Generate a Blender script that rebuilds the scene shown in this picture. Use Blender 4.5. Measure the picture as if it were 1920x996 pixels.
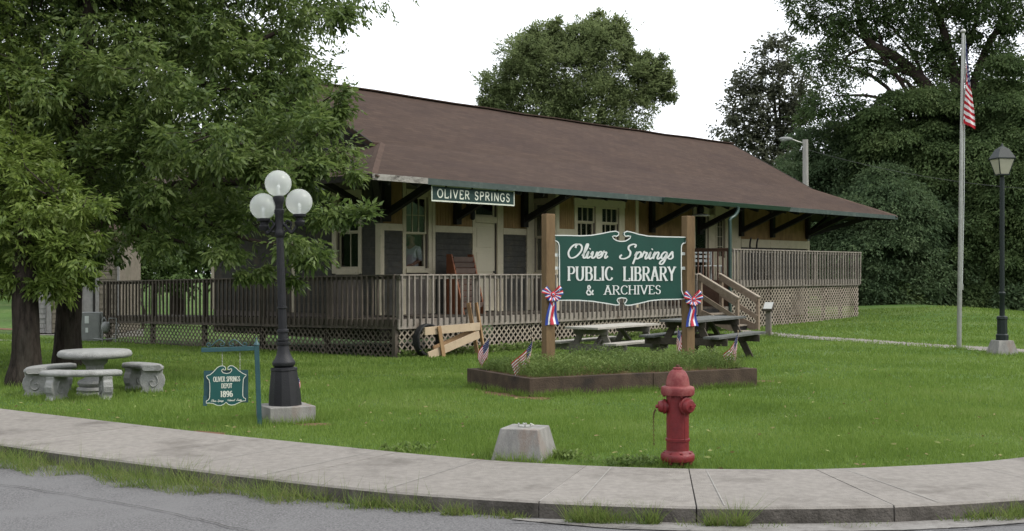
import bpy, math, random
import numpy as np
from mathutils import Vector, Matrix, noise

for _o in list(bpy.data.objects):
    bpy.data.objects.remove(_o)
SC = bpy.context.scene
COL = SC.collection
R = math.radians
random.seed(7)
RNG = np.random.default_rng(11)

# ------------------------------------------------------------------ camera
F, CX, HY, CAMZ = 2250.0, 960.0, 510.0, 1.5      # focal length and horizon in photo pixels
cam = bpy.data.cameras.new('camera'); camo = bpy.data.objects.new('camera', cam); COL.objects.link(camo)
camo.location = (0, 0, CAMZ); camo.rotation_euler = (R(90), 0, 0)
cam.sensor_width = 36.0; cam.lens = 36.0 * F / 1920.0
cam.shift_y = (HY - 498.0) / 1920.0
cam.clip_start = 0.1; cam.clip_end = 1500
SC.camera = camo

# ------------------------------------------------------------------ sky and sun (bright overcast)
W = bpy.data.worlds.new('World'); SC.world = W; W.use_nodes = True
wn, wl = W.node_tree.nodes, W.node_tree.links
wn.clear()
sky = wn.new('ShaderNodeTexSky'); sky.sky_type = 'NISHITA'; sky.sun_disc = False
SUN_AZ, SUN_EL = R(102), R(48)                    # clockwise from +Y
sky.sun_elevation = SUN_EL; sky.sun_rotation = SUN_AZ
sky.dust_density = 4.0; sky.air_density = 1.0
hsv = wn.new('ShaderNodeHueSaturation'); hsv.inputs['Saturation'].default_value = 0.25
mixw = wn.new('ShaderNodeMix'); mixw.data_type = 'RGBA'; mixw.inputs[0].default_value = 0.75
mixw.inputs[7].default_value = (12.5, 13.0, 13.8, 1)   # cloud layer
bg = wn.new('ShaderNodeBackground'); bg.inputs['Strength'].default_value = 0.1
wo = wn.new('ShaderNodeOutputWorld')
wl.new(sky.outputs[0], hsv.inputs['Color']); wl.new(hsv.outputs[0], mixw.inputs[6])
wl.new(mixw.outputs[2], bg.inputs['Color']); wl.new(bg.outputs[0], wo.inputs['Surface'])
sl = bpy.data.lights.new('sun', 'SUN'); so = bpy.data.objects.new('sun', sl); COL.objects.link(so)
sl.energy = 1.5; sl.angle = R(14); sl.color = (1.0, 0.95, 0.86)
_d = Vector((math.sin(SUN_AZ) * math.cos(SUN_EL), math.cos(SUN_AZ) * math.cos(SUN_EL), math.sin(SUN_EL)))
so.rotation_euler = _d.to_track_quat('Z', 'Y').to_euler(); so.location = _d * 40
SC.view_settings.view_transform = 'Standard'; SC.view_settings.look = 'None'
SC.view_settings.gamma = 1.0; SC.view_settings.exposure = 0.65
SC.cycles.max_bounces = 10; SC.cycles.diffuse_bounces = 6; SC.cycles.transmission_bounces = 8; SC.cycles.transparent_max_bounces = 8

# ------------------------------------------------------------------ helpers: tags, meshes
def tag(o, label=None, cat=None, group=None, kind=None):
    if label: o['label'] = label
    if cat: o['category'] = cat
    if group: o['group'] = group
    if kind: o['kind'] = kind
    return o

def thing(name, label, cat, loc=(0, 0, 0), rz=0.0, group=None):
    o = bpy.data.objects.new(name, None); COL.objects.link(o)
    o.location = loc; o.rotation_euler = (0, 0, rz); o.empty_display_size = 0.2
    return tag(o, label, cat, group)

def children_of(o): return [c for c in bpy.data.objects if c.parent == o]

def copy_tree(o, parent=None):
    c = o.copy(); COL.objects.link(c)
    if parent: c.parent = parent
    for ch in children_of(o): copy_tree(ch, c)
    return c

class MB:
    def __init__(s): s.v = []; s.f = []; s.uv = {}
    def add(s, vs, fs):
        b = len(s.v); s.v += [tuple(p) for p in vs]; s.f += [tuple(i + b for i in f) for f in fs]
        return b
    def hexa(s, p):            # p: 4 bottom, 4 top (same order)
        s.add(p, [(3, 2, 1, 0), (4, 5, 6, 7), (0, 1, 5, 4), (1, 2, 6, 5), (2, 3, 7, 6), (3, 0, 4, 7)])
    def box(s, x0, x1, y0, y1, z0, z1):
        s.hexa([(x0, y0, z0), (x1, y0, z0), (x1, y1, z0), (x0, y1, z0), (x0, y0, z1), (x1, y0, z1), (x1, y1, z1), (x0, y1, z1)])
        return s
    def beam(s, p0, p1, w, h, up=(0, 0, 1)):
        p0, p1, up = Vector(p0), Vector(p1), Vector(up)
        d = (p1 - p0).normalized(); a = d.cross(up)
        if a.length < 1e-4: a = d.cross(Vector((1, 0, 0)))
        a.normalize(); b = a.cross(d).normalized()
        a *= w / 2; b *= h / 2
        s.hexa([p0 - a - b, p0 + a - b, p1 + a - b, p1 - a - b, p0 - a + b, p0 + a + b, p1 + a + b, p1 - a + b])
        return s
    def tube(s, pts, rad, n=8, cap=True):
        pts = [Vector(p) for p in pts]
        if not hasattr(rad, '__len__'): rad = [rad] * len(pts)
        b = len(s.v); prev = None
        for i, p in enumerate(pts):
            d = (pts[min(i + 1, len(pts) - 1)] - pts[max(i - 1, 0)])
            d = d.normalized() if d.length > 1e-9 else Vector((0, 0, 1))
            if prev is None:
                a = d.cross(Vector((0, 0, 1)))
                if a.length < 0.05: a = d.cross(Vector((1, 0, 0)))
            else:
                a = prev - d * prev.dot(d)
            a.normalize(); prev = a; c = d.cross(a)
            for k in range(n):
                t = 2 * math.pi * k / n
                s.v.append(tuple(p + (a * math.cos(t) + c * math.sin(t)) * rad[i]))
        for i in range(len(pts) - 1):
            for k in range(n):
                q = b + i * n + k; q2 = b + i * n + (k + 1) % n
                s.f.append((q, q2, q2 + n, q + n))
        if cap:
            s.f.append(tuple(b + k for k in range(n))[::-1])
            e = b + (len(pts) - 1) * n
            s.f.append(tuple(e + k for k in range(n)))
        return s
    def lathe(s, prof, c=(0, 0, 0), n=24, ax=None):
        b = len(s.v); ax = ax or Matrix.Identity(3)
        c = Vector(c)
        for r, z in prof:
            for k in range(n):
                t = 2 * math.pi * k / n
                s.v.append(tuple(c + ax @ Vector((r * math.cos(t), r * math.sin(t), z))))
        for i in range(len(prof) - 1):
            for k in range(n):
                q = b + i * n + k; q2 = b + i * n + (k + 1) % n
                s.f.append((q, q2, q2 + n, q + n))
        s.f.append(tuple(b + k for k in range(n))[::-1])
        e = b + (len(prof) - 1) * n
        s.f.append(tuple(e + k for k in range(n)))
        return s
    def sphere(s, c, r, n=20, m=12, sc=(1, 1, 1)):
        prof = [(max(1e-4, r * math.sin(math.pi * i / m)), -r * math.cos(math.pi * i / m)) for i in range(m + 1)]
        return s.lathe(prof, c, n, Matrix.Diagonal(sc))
    def prism(s, poly, fn, d0, d1):
        n = len(poly)
        vs = [fn(a, b, d0) for a, b in poly] + [fn(a, b, d1) for a, b in poly]
        fs = [tuple(range(n)), tuple(range(2 * n - 1, n - 1, -1))]
        fs += [(i, i + n, (i + 1) % n + n, (i + 1) % n) for i in range(n)]
        s.add(vs, fs); return s
    def ribbon(s, pts, widths, fn, d, closed=False):
        """flat ribbon along a 2D polyline, in the plane mapped by fn(a, b, depth)"""
        n = len(pts); P = [Vector((p[0], p[1])) for p in pts]; b = len(s.v)
        for i in range(n):
            if closed: t = P[(i + 1) % n] - P[i - 1]
            else: t = P[min(i + 1, n - 1)] - P[max(i - 1, 0)]
            if t.length < 1e-9: t = Vector((1, 0))
            t.normalize(); nn = Vector((-t.y, t.x))
            w = widths(t) if callable(widths) else widths
            for q in (P[i] + nn * w / 2, P[i] - nn * w / 2): s.v.append(tuple(fn(q.x, q.y, d)))
        for i in range(n if closed else n - 1):
            a = b + 2 * i; c = b + 2 * ((i + 1) % n)
            s.f.append((a, a + 1, c + 1, c))
        return s
    def build(s, name, m, parent=None, smooth=None, bevel=0, recalc=True):
        me = bpy.data.meshes.new(name); me.from_pydata(s.v, [], s.f); me.update()
        if recalc:
            import bmesh
            bm = bmesh.new(); bm.from_mesh(me); bmesh.ops.recalc_face_normals(bm, faces=bm.faces); bm.to_mesh(me); bm.free()
        for mm in (m if isinstance(m, (list, tuple)) else [m]): me.materials.append(mm)
        if smooth:
            me.polygons.foreach_set('use_smooth', [True] * len(me.polygons))
            me.set_sharp_from_angle(angle=R(smooth))
        o = bpy.data.objects.new(name, me); COL.objects.link(o)
        if parent: o.parent = parent
        if bevel:
            bv = o.modifiers.new('bevel', 'BEVEL'); bv.width = bevel; bv.segments = 2; bv.limit_method = 'ANGLE'
        return o

def np_mesh(name, verts, faces_n, m, parent=None):
    """verts (N*k,3) where each consecutive k verts are one polygon"""
    k = faces_n; nv = len(verts); nf = nv // k
    me = bpy.data.meshes.new(name)
    me.vertices.add(nv); me.vertices.foreach_set('co', np.ascontiguousarray(verts, dtype=np.float32).ravel())
    me.loops.add(nv); me.loops.foreach_set('vertex_index', np.arange(nv, dtype=np.int32))
    me.polygons.add(nf); me.polygons.foreach_set('loop_start', np.arange(0, nv, k, dtype=np.int32))
    me.update(calc_edges=True); me.materials.append(m)
    o = bpy.data.objects.new(name, me); COL.objects.link(o)
    if parent: o.parent = parent
    return o

def smooth_path(pts, n=6, closed=False):
    P = [np.array(p, float) for p in pts]; out = []; L = len(P)
    rng = range(L) if closed else range(L - 1)
    for i in rng:
        if closed: a, b, c, d = P[i - 1], P[i], P[(i + 1) % L], P[(i + 2) % L]
        else: a, b, c, d = P[max(i - 1, 0)], P[i], P[i + 1], P[min(i + 2, L - 1)]
        for k in range(n):
            t = k / n
            out.append(0.5 * ((2 * b) + (-a + c) * t + (2 * a - 5 * b + 4 * c - d) * t * t + (-a + 3 * b - 3 * c + d) * t ** 3))
    if not closed: out.append(P[-1])
    return [tuple(float(x) for x in p) for p in out]

# ------------------------------------------------------------------ materials
MATS = {}
def nmat(name, c1, c2=None, rough=0.8, scale=6.0, bump=0.15, bscale=60.0, spec=0.3, c3=None, c3scale=1.5, c3pos=0.6,
         stretch=(1, 1, 1), orand=0.0, metal=0.0, detail=5.0):
    m = bpy.data.materials.new(name); m.use_nodes = True; nt = m.node_tree; N, L = nt.nodes, nt.links
    P = N['Principled BSDF']; P.inputs['Roughness'].default_value = rough
    P.inputs['Specular IOR Level'].default_value = spec; P.inputs['Metallic'].default_value = metal
    c2 = c2 or tuple(x * 0.75 for x in c1)
    tc = N.new('ShaderNodeTexCoord'); mp = N.new('ShaderNodeMapping'); mp.inputs['Scale'].default_value = stretch
    L.new(tc.outputs['Object'], mp.inputs['Vector'])
    n1 = N.new('ShaderNodeTexNoise'); n1.inputs['Scale'].default_value = scale; n1.inputs['Detail'].default_value = detail
    n1.inputs['Roughness'].default_value = 0.65
    L.new(mp.outputs[0], n1.inputs['Vector'])
    r1 = N.new('ShaderNodeValToRGB'); r1.color_ramp.elements[0].position = 0.32; r1.color_ramp.elements[1].position = 0.68
    r1.color_ramp.elements[0].color = (*c2, 1); r1.color_ramp.elements[1].color = (*c1, 1)
    L.new(n1.outputs['Fac'], r1.inputs['Fac']); col = r1.outputs['Color']
    if c3:
        n3 = N.new('ShaderNodeTexNoise'); n3.inputs['Scale'].default_value = c3scale; n3.inputs['Detail'].default_value = 6
        n3.inputs['Roughness'].default_value = 0.7
        L.new(mp.outputs[0], n3.inputs['Vector'])
        r3 = N.new('ShaderNodeValToRGB'); r3.color_ramp.elements[0].position = c3pos - 0.08; r3.color_ramp.elements[1].position = c3pos + 0.08
        L.new(n3.outputs['Fac'], r3.inputs['Fac'])
        mx = N.new('ShaderNodeMix'); mx.data_type = 'RGBA'; mx.inputs[7].default_value = (*c3, 1)
        L.new(r3.outputs['Color'], mx.inputs[0]); L.new(col, mx.inputs[6]); col = mx.outputs[2]
    if orand:
        oi = N.new('ShaderNodeObjectInfo'); mr = N.new('ShaderNodeMapRange')
        mr.inputs['To Min'].default_value = 1 - orand; mr.inputs['To Max'].default_value = 1 + orand
        h = N.new('ShaderNodeHueSaturation')
        L.new(oi.outputs['Random'], mr.inputs['Value']); L.new(mr.outputs[0], h.inputs['Value']); L.new(col, h.inputs['Color']); col = h.outputs[0]
    L.new(col, P.inputs['Base Color'])
    if bump:
        nb = N.new('ShaderNodeTexNoise'); nb.inputs['Scale'].default_value = bscale; nb.inputs['Detail'].default_value = 4
        L.new(mp.outputs[0], nb.inputs['Vector'])
        bp = N.new('ShaderNodeBump'); bp.inputs['Strength'].default_value = bump; bp.inputs['Distance'].default_value = 0.02
        L.new(nb.outputs['Fac'], bp.inputs['Height']); L.new(bp.outputs[0], P.inputs['Normal'])
    MATS[name] = m
    return m

def leafmat(name, cols, transl=0.3, rough=0.5, patch=0.0, patch_scale=0.4, spec=0.35):
    m = bpy.data.materials.new(name); m.use_nodes = True; nt = m.node_tree; N, L = nt.nodes, nt.links
    P = N['Principled BSDF']; out = N['Material Output']
    P.inputs['Roughness'].default_value = rough; P.inputs['Specular IOR Level'].default_value = spec
    g = N.new('ShaderNodeNewGeometry'); rp = N.new('ShaderNodeValToRGB'); rp.color_ramp.interpolation = 'LINEAR'
    while len(rp.color_ramp.elements) < len(cols): rp.color_ramp.elements.new(0.5)
    for i, c in enumerate(cols):
        rp.color_ramp.elements[i].position = i / (len(cols) - 1); rp.color_ramp.elements[i].color = (*c, 1)
    fac = g.outputs['Random Per Island']
    if patch:
        tc = N.new('ShaderNodeTexCoord'); nz = N.new('ShaderNodeTexNoise'); nz.inputs['Scale'].default_value = patch_scale
        nz.inputs['Detail'].default_value = 4
        L.new(tc.outputs['Object'], nz.inputs['Vector'])
        a = N.new('ShaderNodeMix'); a.inputs[0].default_value = patch
        mr = N.new('ShaderNodeMapRange'); mr.inputs['From Min'].default_value = 0.3; mr.inputs['From Max'].default_value = 0.7
        L.new(nz.outputs['Fac'], mr.inputs['Value'])
        L.new(fac, a.inputs[2]); L.new(mr.outputs[0], a.inputs[3]); fac = a.outputs[0]
    L.new(fac, rp.inputs['Fac']); L.new(rp.outputs['Color'], P.inputs['Base Color'])
    tr = N.new('ShaderNodeBsdfTranslucent'); L.new(rp.outputs['Color'], tr.inputs['Color'])
    ms = N.new('ShaderNodeMixShader'); ms.inputs[0].default_value = transl
    L.new(P.outputs[0], ms.inputs[1]); L.new(tr.outputs[0], ms.inputs[2]); L.new(ms.outputs[0], out.inputs['Surface'])
    MATS[name] = m
    return m

def glassmat(name, tint=(0.97, 0.98, 0.98), refl=0.12):
    m = bpy.data.materials.new(name); m.use_nodes = True; nt = m.node_tree; N, L = nt.nodes, nt.links
    out = N['Material Output']; N.remove(N['Principled BSDF'])
    t = N.new('ShaderNodeBsdfTransparent'); t.inputs['Color'].default_value = (*tint, 1)
    g = N.new('ShaderNodeBsdfGlossy'); g.inputs['Roughness'].default_value = 0.04
    fr = N.new('ShaderNodeFresnel'); fr.inputs['IOR'].default_value = 1.45
    ms = N.new('ShaderNodeMixShader')
    L.new(fr.outputs[0], ms.inputs[0]); L.new(t.outputs[0], ms.inputs[1]); L.new(g.outputs[0], ms.inputs[2])
    L.new(ms.outputs[0], out.inputs['Surface'])
    return m

def flagmat(name, fade=1.0):
    """stripes, canton and stars from the cloth's own UVs: u along the fly, v along the hoist"""
    m = bpy.data.materials.new(name); m.use_nodes = True; nt = m.node_tree; N, L = nt.nodes, nt.links
    P = N['Principled BSDF']; P.inputs['Roughness'].default_value = 0.8; P.inputs['Specular IOR Level'].default_value = 0.2
    uv = N.new('ShaderNodeUVMap'); sp = N.new('ShaderNodeSeparateXYZ'); L.new(uv.outputs[0], sp.inputs[0])
    def mth(op, a, b=None):
        n = N.new('ShaderNodeMath'); n.operation = op
        for i, x in enumerate((a, b)):
            if x is None: continue
            if isinstance(x, (int, float)): n.inputs[i].default_value = x
            else: L.new(x, n.inputs[i])
        return n.outputs[0]
    u, v = sp.outputs[0], sp.outputs[1]
    st = mth('MODULO', mth('FLOOR', mth('MULTIPLY', v, 13.0)), 2.0)
    can = mth('MULTIPLY', mth('LESS_THAN', u, 0.4), mth('GREATER_THAN', v, 6 / 13))
    su = mth('SUBTRACT', mth('FRACT', mth('MULTIPLY', u, 6 / 0.4)), 0.5)
    sv = mth('SUBTRACT', mth('FRACT', mth('MULTIPLY', mth('SUBTRACT', v, 6 / 13), 5 / (7 / 13))), 0.5)
    star = mth('LESS_THAN', mth('ADD', mth('MULTIPLY', su, su), mth('MULTIPLY', sv, sv)), 0.035)
    def mix(f, a, b):
        n = N.new('ShaderNodeMix'); n.data_type = 'RGBA'; L.new(f, n.inputs[0])
        for i, x in ((6, a), (7, b)):
            if isinstance(x, tuple): n.inputs[i].default_value = (*x, 1)
            else: L.new(x, n.inputs[i])
        return n.outputs[2]
    white, red, blue = (0.70, 0.67, 0.67), (0.40, 0.022, 0.032), (0.014, 0.022, 0.095)
    c = mix(can, mix(st, red, white), mix(star, blue, white))
    L.new(c, P.inputs['Base Color'])
    tr = N.new('ShaderNodeBsdfTranslucent'); L.new(c, tr.inputs['Color'])
    ms = N.new('ShaderNodeMixShader'); ms.inputs[0].default_value = 0.25
    L.new(P.outputs[0], ms.inputs[1]); L.new(tr.outputs[0], ms.inputs[2]); L.new(ms.outputs[0], N['Material Output'].inputs['Surface'])
    return m

M_LAWN = nmat('lawn', (0.07, 0.125, 0.028), (0.046, 0.086, 0.02), 0.95, 1.2, 0.5, 40, 0.1, c3=(0.095, 0.135, 0.04), c3scale=0.35, c3pos=0.55)
M_DIRT = nmat('dirt', (0.17, 0.10, 0.06), (0.10, 0.06, 0.04), 0.95, 12, 0.6, 60, 0.1)
M_ASPH = nmat('asphalt', (0.2, 0.195, 0.195), (0.065, 0.063, 0.064), 0.92, 70, 0.6, 150, 0.25, c3=(0.15, 0.147, 0.147), c3scale=0.8, c3pos=0.56)
M_CRACK = nmat('crack', (0.03, 0.03, 0.03), (0.05, 0.045, 0.04), 0.9, 20, 0.3)
M_GUTTER = nmat('gutter_concrete', (0.24, 0.23, 0.215), (0.15, 0.14, 0.13), 0.9, 12, 0.4, 90, 0.2, c3=(0.10, 0.09, 0.08), c3scale=3, c3pos=0.62)
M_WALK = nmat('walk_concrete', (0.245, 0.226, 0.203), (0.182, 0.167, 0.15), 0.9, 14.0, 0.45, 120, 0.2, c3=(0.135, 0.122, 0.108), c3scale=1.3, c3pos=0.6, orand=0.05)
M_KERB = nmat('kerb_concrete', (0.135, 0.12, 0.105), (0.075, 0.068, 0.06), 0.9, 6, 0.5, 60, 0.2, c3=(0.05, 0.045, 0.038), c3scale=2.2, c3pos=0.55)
M_CONC = nmat('concrete', (0.27, 0.26, 0.24), (0.17, 0.165, 0.155), 0.9, 7, 0.4, 90, 0.2, c3=(0.2, 0.15, 0.12), c3scale=2.2, c3pos=0.62, stretch=(1.6, 1.6, 0.5))
M_STONE = nmat('cast_stone', (0.3, 0.3, 0.285), (0.215, 0.215, 0.205), 0.9, 10, 0.5, 70, 0.2, c3=(0.165, 0.165, 0.15), c3scale=3, c3pos=0.62)
M_ROOF = nmat('roof_shingle', (0.064, 0.0425, 0.0325), (0.054, 0.036, 0.028), 0.95, 2.4, 0.5, 70, 0.15, c3=(0.049, 0.0325, 0.0265), c3scale=0.5, c3pos=0.55, stretch=(0.6, 1.5, 1.5))
def add_tabs(m, wd, ht, amt):
    nt = m.node_tree; N, L = nt.nodes, nt.links; P = N['Principled BSDF']; src = P.inputs['Base Color'].links[0].from_socket
    tc = N.new('ShaderNodeTexCoord'); b = N.new('ShaderNodeTexBrick'); b.inputs['Scale'].default_value = 1.0
    b.inputs['Brick Width'].default_value = wd; b.inputs['Row Height'].default_value = ht; b.inputs['Mortar Size'].default_value = ht * .06
    b.inputs['Color1'].default_value = (1 - amt, 1 - amt, 1 - amt, 1); b.inputs['Color2'].default_value = (1 + amt, 1 + amt, 1 + amt, 1); b.inputs['Mortar'].default_value = (1 - 2.2 * amt,) * 3 + (1,)
    L.new(tc.outputs['Object'], b.inputs['Vector'])
    mx = N.new('ShaderNodeMix'); mx.data_type = 'RGBA'; mx.blend_type = 'MULTIPLY'; mx.inputs[0].default_value = 1.0
    L.new(src, mx.inputs[6]); L.new(b.outputs['Color'], mx.inputs[7]); L.new(mx.outputs[2], P.inputs['Base Color'])
add_tabs(M_ROOF, .32, .13, .11)
M_HIP = nmat('hip_shingle', (0.0920, 0.0624, 0.0496), (0.0640, 0.0440, 0.0352), 0.95, 4, 0.4, 60, 0.1)
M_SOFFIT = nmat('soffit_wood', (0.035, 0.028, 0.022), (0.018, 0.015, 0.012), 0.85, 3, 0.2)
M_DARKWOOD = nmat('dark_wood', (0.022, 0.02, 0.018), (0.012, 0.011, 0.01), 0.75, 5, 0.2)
M_CREAM = nmat('cream_paint', (0.55, 0.485, 0.35), (0.46, 0.4, 0.29), 0.6, 5, 0.15, 40, 0.3, c3=(0.22, 0.19, 0.14), c3scale=9, c3pos=0.68)
M_DOOR = nmat('door_paint', (0.56, 0.5, 0.37), (0.5, 0.445, 0.33), 0.55, 2, 0.05)
M_ORANGE = nmat('ochre_board', (0.285, 0.18, 0.082), (0.2, 0.125, 0.058), 0.8, 4, 0.2, 50, 0.2, c3=(0.15, 0.09, 0.044), c3scale=2.5, c3pos=0.6, stretch=(1, 1, 0.4))
M_GREYBD = nmat('grey_board', (0.0736, 0.0704, 0.0608), (0.0448, 0.0435, 0.0384), 0.85, 8, 0.3, 50, 0.2, c3=(0.0960, 0.0832, 0.0576), c3scale=3, c3pos=0.62)
M_PEEL = nmat('peeling_fascia', (0.3680, 0.3520, 0.3200), (0.2080, 0.1960, 0.1760), 0.85, 9, 0.4, 40, 0.2, c3=(0.0720, 0.0640, 0.0560), c3scale=7, c3pos=0.56, stretch=(0.6, 1, 1.6))
M_GREENFA = nmat('green_fascia', (0.055, 0.075, 0.067), (0.038, 0.055, 0.05), 0.6, 6, 0.1, c3=(0.1, 0.12, 0.105), c3scale=4, c3pos=0.64)
M_GUT = nmat('green_gutter', (0.03, 0.062, 0.052), (0.023, 0.049, 0.041), 0.4, 4, 0.05, spec=0.5)
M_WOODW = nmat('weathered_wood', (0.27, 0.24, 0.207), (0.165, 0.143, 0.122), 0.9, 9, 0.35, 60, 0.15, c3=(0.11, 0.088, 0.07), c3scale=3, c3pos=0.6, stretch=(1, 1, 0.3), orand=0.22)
M_WOODD = nmat('shaded_weathered_wood', (0.12, 0.1, 0.082), (0.066, 0.055, 0.045), 0.9, 9, 0.35, 60, 0.15, c3=(0.05, 0.047, 0.036), c3scale=2, c3pos=0.58, stretch=(1, 1, 0.3), orand=0.25)  # darker copy; tree shade on the left wing is put into the colour
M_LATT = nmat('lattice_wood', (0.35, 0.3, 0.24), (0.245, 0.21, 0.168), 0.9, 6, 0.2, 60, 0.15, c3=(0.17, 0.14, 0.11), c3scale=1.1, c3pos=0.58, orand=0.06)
M_LATTD = nmat('shaded_lattice_wood', (0.16, 0.134, 0.104), (0.095, 0.08, 0.064), 0.9, 6, 0.2, 60, 0.15, c3=(0.07, 0.07, 0.05), c3scale=1.1, c3pos=0.56, orand=0.06)  # front lattice wood darkened, shade of the left side painted in
M_TREAD = nmat('tread_wood', (0.3060, 0.2635, 0.2125), (0.2125, 0.1785, 0.1445), 0.85, 7, 0.3, 50, 0.15, orand=0.1)
M_STAIRW = nmat('stair_wood', (0.2550, 0.1997, 0.1487), (0.1785, 0.1360, 0.1020), 0.85, 7, 0.3, 50, 0.15, orand=0.1)
M_BROWNR = nmat('brown_rail_wood', (0.17, 0.10, 0.07), (0.105, 0.065, 0.048), 0.85, 7, 0.2, 50, 0.15, orand=0.2)
M_POST = nmat('post_timber', (0.1955, 0.1300, 0.0706), (0.1318, 0.0875, 0.0476), 0.85, 5, 0.3, 40, 0.15, c3=(0.0935, 0.0612, 0.0357), c3scale=2.4, c3pos=0.6, stretch=(3, 3, 0.5))
M_TIMBER = nmat('planter_timber', (0.088, 0.064, 0.047), (0.05, 0.037, 0.029), 0.9, 6, 0.4, 50, 0.1, c3=(0.036, 0.03, 0.026), c3scale=2, c3pos=0.6)
M_LUMBER = nmat('new_lumber', (0.48, 0.375, 0.26), (0.38, 0.29, 0.2), 0.8, 4, 0.2, 40, 0.2, c3=(0.28, 0.2, 0.13), c3scale=4, c3pos=0.66)
M_LUMBERD = nmat('brown_lumber', (0.3240, 0.2070, 0.1080), (0.2340, 0.1440, 0.0765), 0.8, 5, 0.2, 40, 0.2)
M_PICGREY = nmat('picnic_pale_wood', (0.36, 0.34, 0.3), (0.27, 0.255, 0.225), 0.9, 8, 0.3, 50, 0.15, orand=0.08)
M_PICDARK = nmat('picnic_dark_wood', (0.125, 0.128, 0.12), (0.075, 0.077, 0.071), 0.85, 8, 0.3, 50, 0.2, orand=0.1)
M_PICLEG = nmat('picnic_leg_wood', (0.085, 0.07, 0.055), (0.05, 0.042, 0.033), 0.9, 8, 0.3)
M_BLACKP = nmat('black_iron', (0.0128, 0.0128, 0.0152), (0.0080, 0.0080, 0.0096), 0.55, 20, 0.2, 80, 0.35)
M_DKGREEN = nmat('dark_green_paint', (0.01, 0.017, 0.015), (0.007, 0.012, 0.011), 0.55, 14, 0.1, 60, 0.35)
M_HYD = nmat('hydrant_red', (0.175, 0.0145, 0.017), (0.105, 0.009, 0.011), 0.52, 9, 0.2, 45, 0.4, c3=(0.075, 0.02, 0.014), c3scale=16, c3pos=0.66)
M_HYDTOP = nmat('hydrant_faded_red', (0.19, 0.032, 0.033), (0.135, 0.021, 0.022), 0.62, 9, 0.2, 45, 0.35, c3=(0.215, 0.062, 0.056), c3scale=9, c3pos=0.55)
M_RUST = nmat('rust', (0.13, 0.06, 0.035), (0.06, 0.035, 0.028), 0.9, 30, 0.4, 80, 0.2)
M_SIGNGR = nmat('sign_green', (0.0068, 0.0527, 0.0382), (0.0059, 0.0442, 0.0323), 0.45, 3, 0.03, 30, 0.4)
M_SIGNTEAL = nmat('sign_teal', (0.009, 0.078, 0.07), (0.007, 0.064, 0.058), 0.45, 3, 0.03, 30, 0.4)
M_SCUFF = nmat('pale_scuff', (0.275, 0.262, 0.24), (0.22, 0.21, 0.19), 0.9, 20, 0.1)
M_WIRE = nmat('wire_grey', (0.10, 0.10, 0.10), (0.08, 0.08, 0.08), 0.7, 5, 0)
M_SEAM = nmat('pale_seam', (0.31, 0.295, 0.27), (0.23, 0.215, 0.2), 0.9, 20, 0.1)
M_WHITE = nmat('white_paint', (0.62, 0.64, 0.62), (0.54, 0.56, 0.54), 0.5, 8, 0.03)
M_LETTER = nmat('aged_white_letter', (0.62, 0.64, 0.55), (0.50, 0.52, 0.44), 0.6, 14, 0.05)
M_TEALP = nmat('teal_iron', (0.022, 0.075, 0.082), (0.016, 0.055, 0.062), 0.45, 12, 0.1, 60, 0.45)
M_STATION = nmat('station_sign_green', (0.012, 0.036, 0.031), (0.008, 0.026, 0.023), 0.6, 6, 0.1)
M_METAL = nmat('painted_metal_grey', (0.22, 0.225, 0.215), (0.17, 0.175, 0.168), 0.5, 5, 0.05, metal=0.0)
M_ALU = nmat('aluminium', (0.42, 0.42, 0.39), (0.33, 0.33, 0.3), 0.38, 12, 0.05, metal=0.6)
M_POLE = nmat('pole_wood', (0.34, 0.325, 0.30), (0.25, 0.24, 0.22), 0.9, 5, 0.3, 40, 0.1, stretch=(4, 4, 0.4))
M_BARK = nmat('bark', (0.0527, 0.0422, 0.0341), (0.0136, 0.0112, 0.0093), 0.95, 12, 1.0, 22, 0.1, c3=(0.0620, 0.0546, 0.0434), c3scale=2, c3pos=0.62, stretch=(1.6, 1.6, 0.35))
M_BARK2 = nmat('far_bark', (0.06, 0.045, 0.036), (0.03, 0.023, 0.02), 0.95, 3, 0.6, 8, 0.1)
M_PICLEGL = nmat('picnic_pale_leg', (0.20, 0.185, 0.16), (0.12, 0.11, 0.095), 0.9, 8, 0.3)
M_RUBBER = nmat('tyre_rubber', (0.028, 0.028, 0.028), (0.016, 0.016, 0.016), 0.8, 20, 0.2)
M_SHED = nmat('shed_shingle', (0.2, 0.172, 0.14), (0.13, 0.112, 0.09), 0.9, 6, 0.3, 40, 0.15, c3=(0.13, 0.12, 0.09), c3scale=2, c3pos=0.6)
M_SHEDTR = nmat('shed_trim', (0.25, 0.24, 0.235), (0.18, 0.172, 0.17), 0.8, 6, 0.2)
M_RACKO = nmat('rack_orange_wood', (0.22, 0.075, 0.03), (0.15, 0.05, 0.022), 0.6, 4, 0.1)
M_RACKS = nmat('rack_slat_wood', (0.14, 0.098, 0.08), (0.09, 0.064, 0.053), 0.7, 6, 0.2, orand=0.12)
M_INT = nmat('interior_wall', (0.16, 0.14, 0.12), (0.12, 0.10, 0.09), 0.9, 2, 0.05)
M_SHIRT = nmat('white_shirt', (0.78, 0.79, 0.82), (0.66, 0.67, 0.71), 0.85, 6, 0.2, 25)
M_SKIN = nmat('skin', (0.45, 0.26, 0.18), (0.38, 0.21, 0.15), 0.6, 8, 0.05)
M_TROUS = nmat('dark_trousers', (0.03, 0.03, 0.05), (0.02, 0.02, 0.03), 0.9, 6, 0.1)
M_HAIR = nmat('brown_hair', (0.06, 0.035, 0.02), (0.03, 0.018, 0.011), 0.7, 30, 0.3)
M_LANTG = nmat('lantern_panel', (0.42, 0.4, 0.31), (0.34, 0.32, 0.25), 0.35, 5, 0.02, spec=0.5)
M_CLAY = nmat('clay', (0.36, 0.20, 0.12), (0.25, 0.14, 0.09), 0.9, 14, 0.4)
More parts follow.
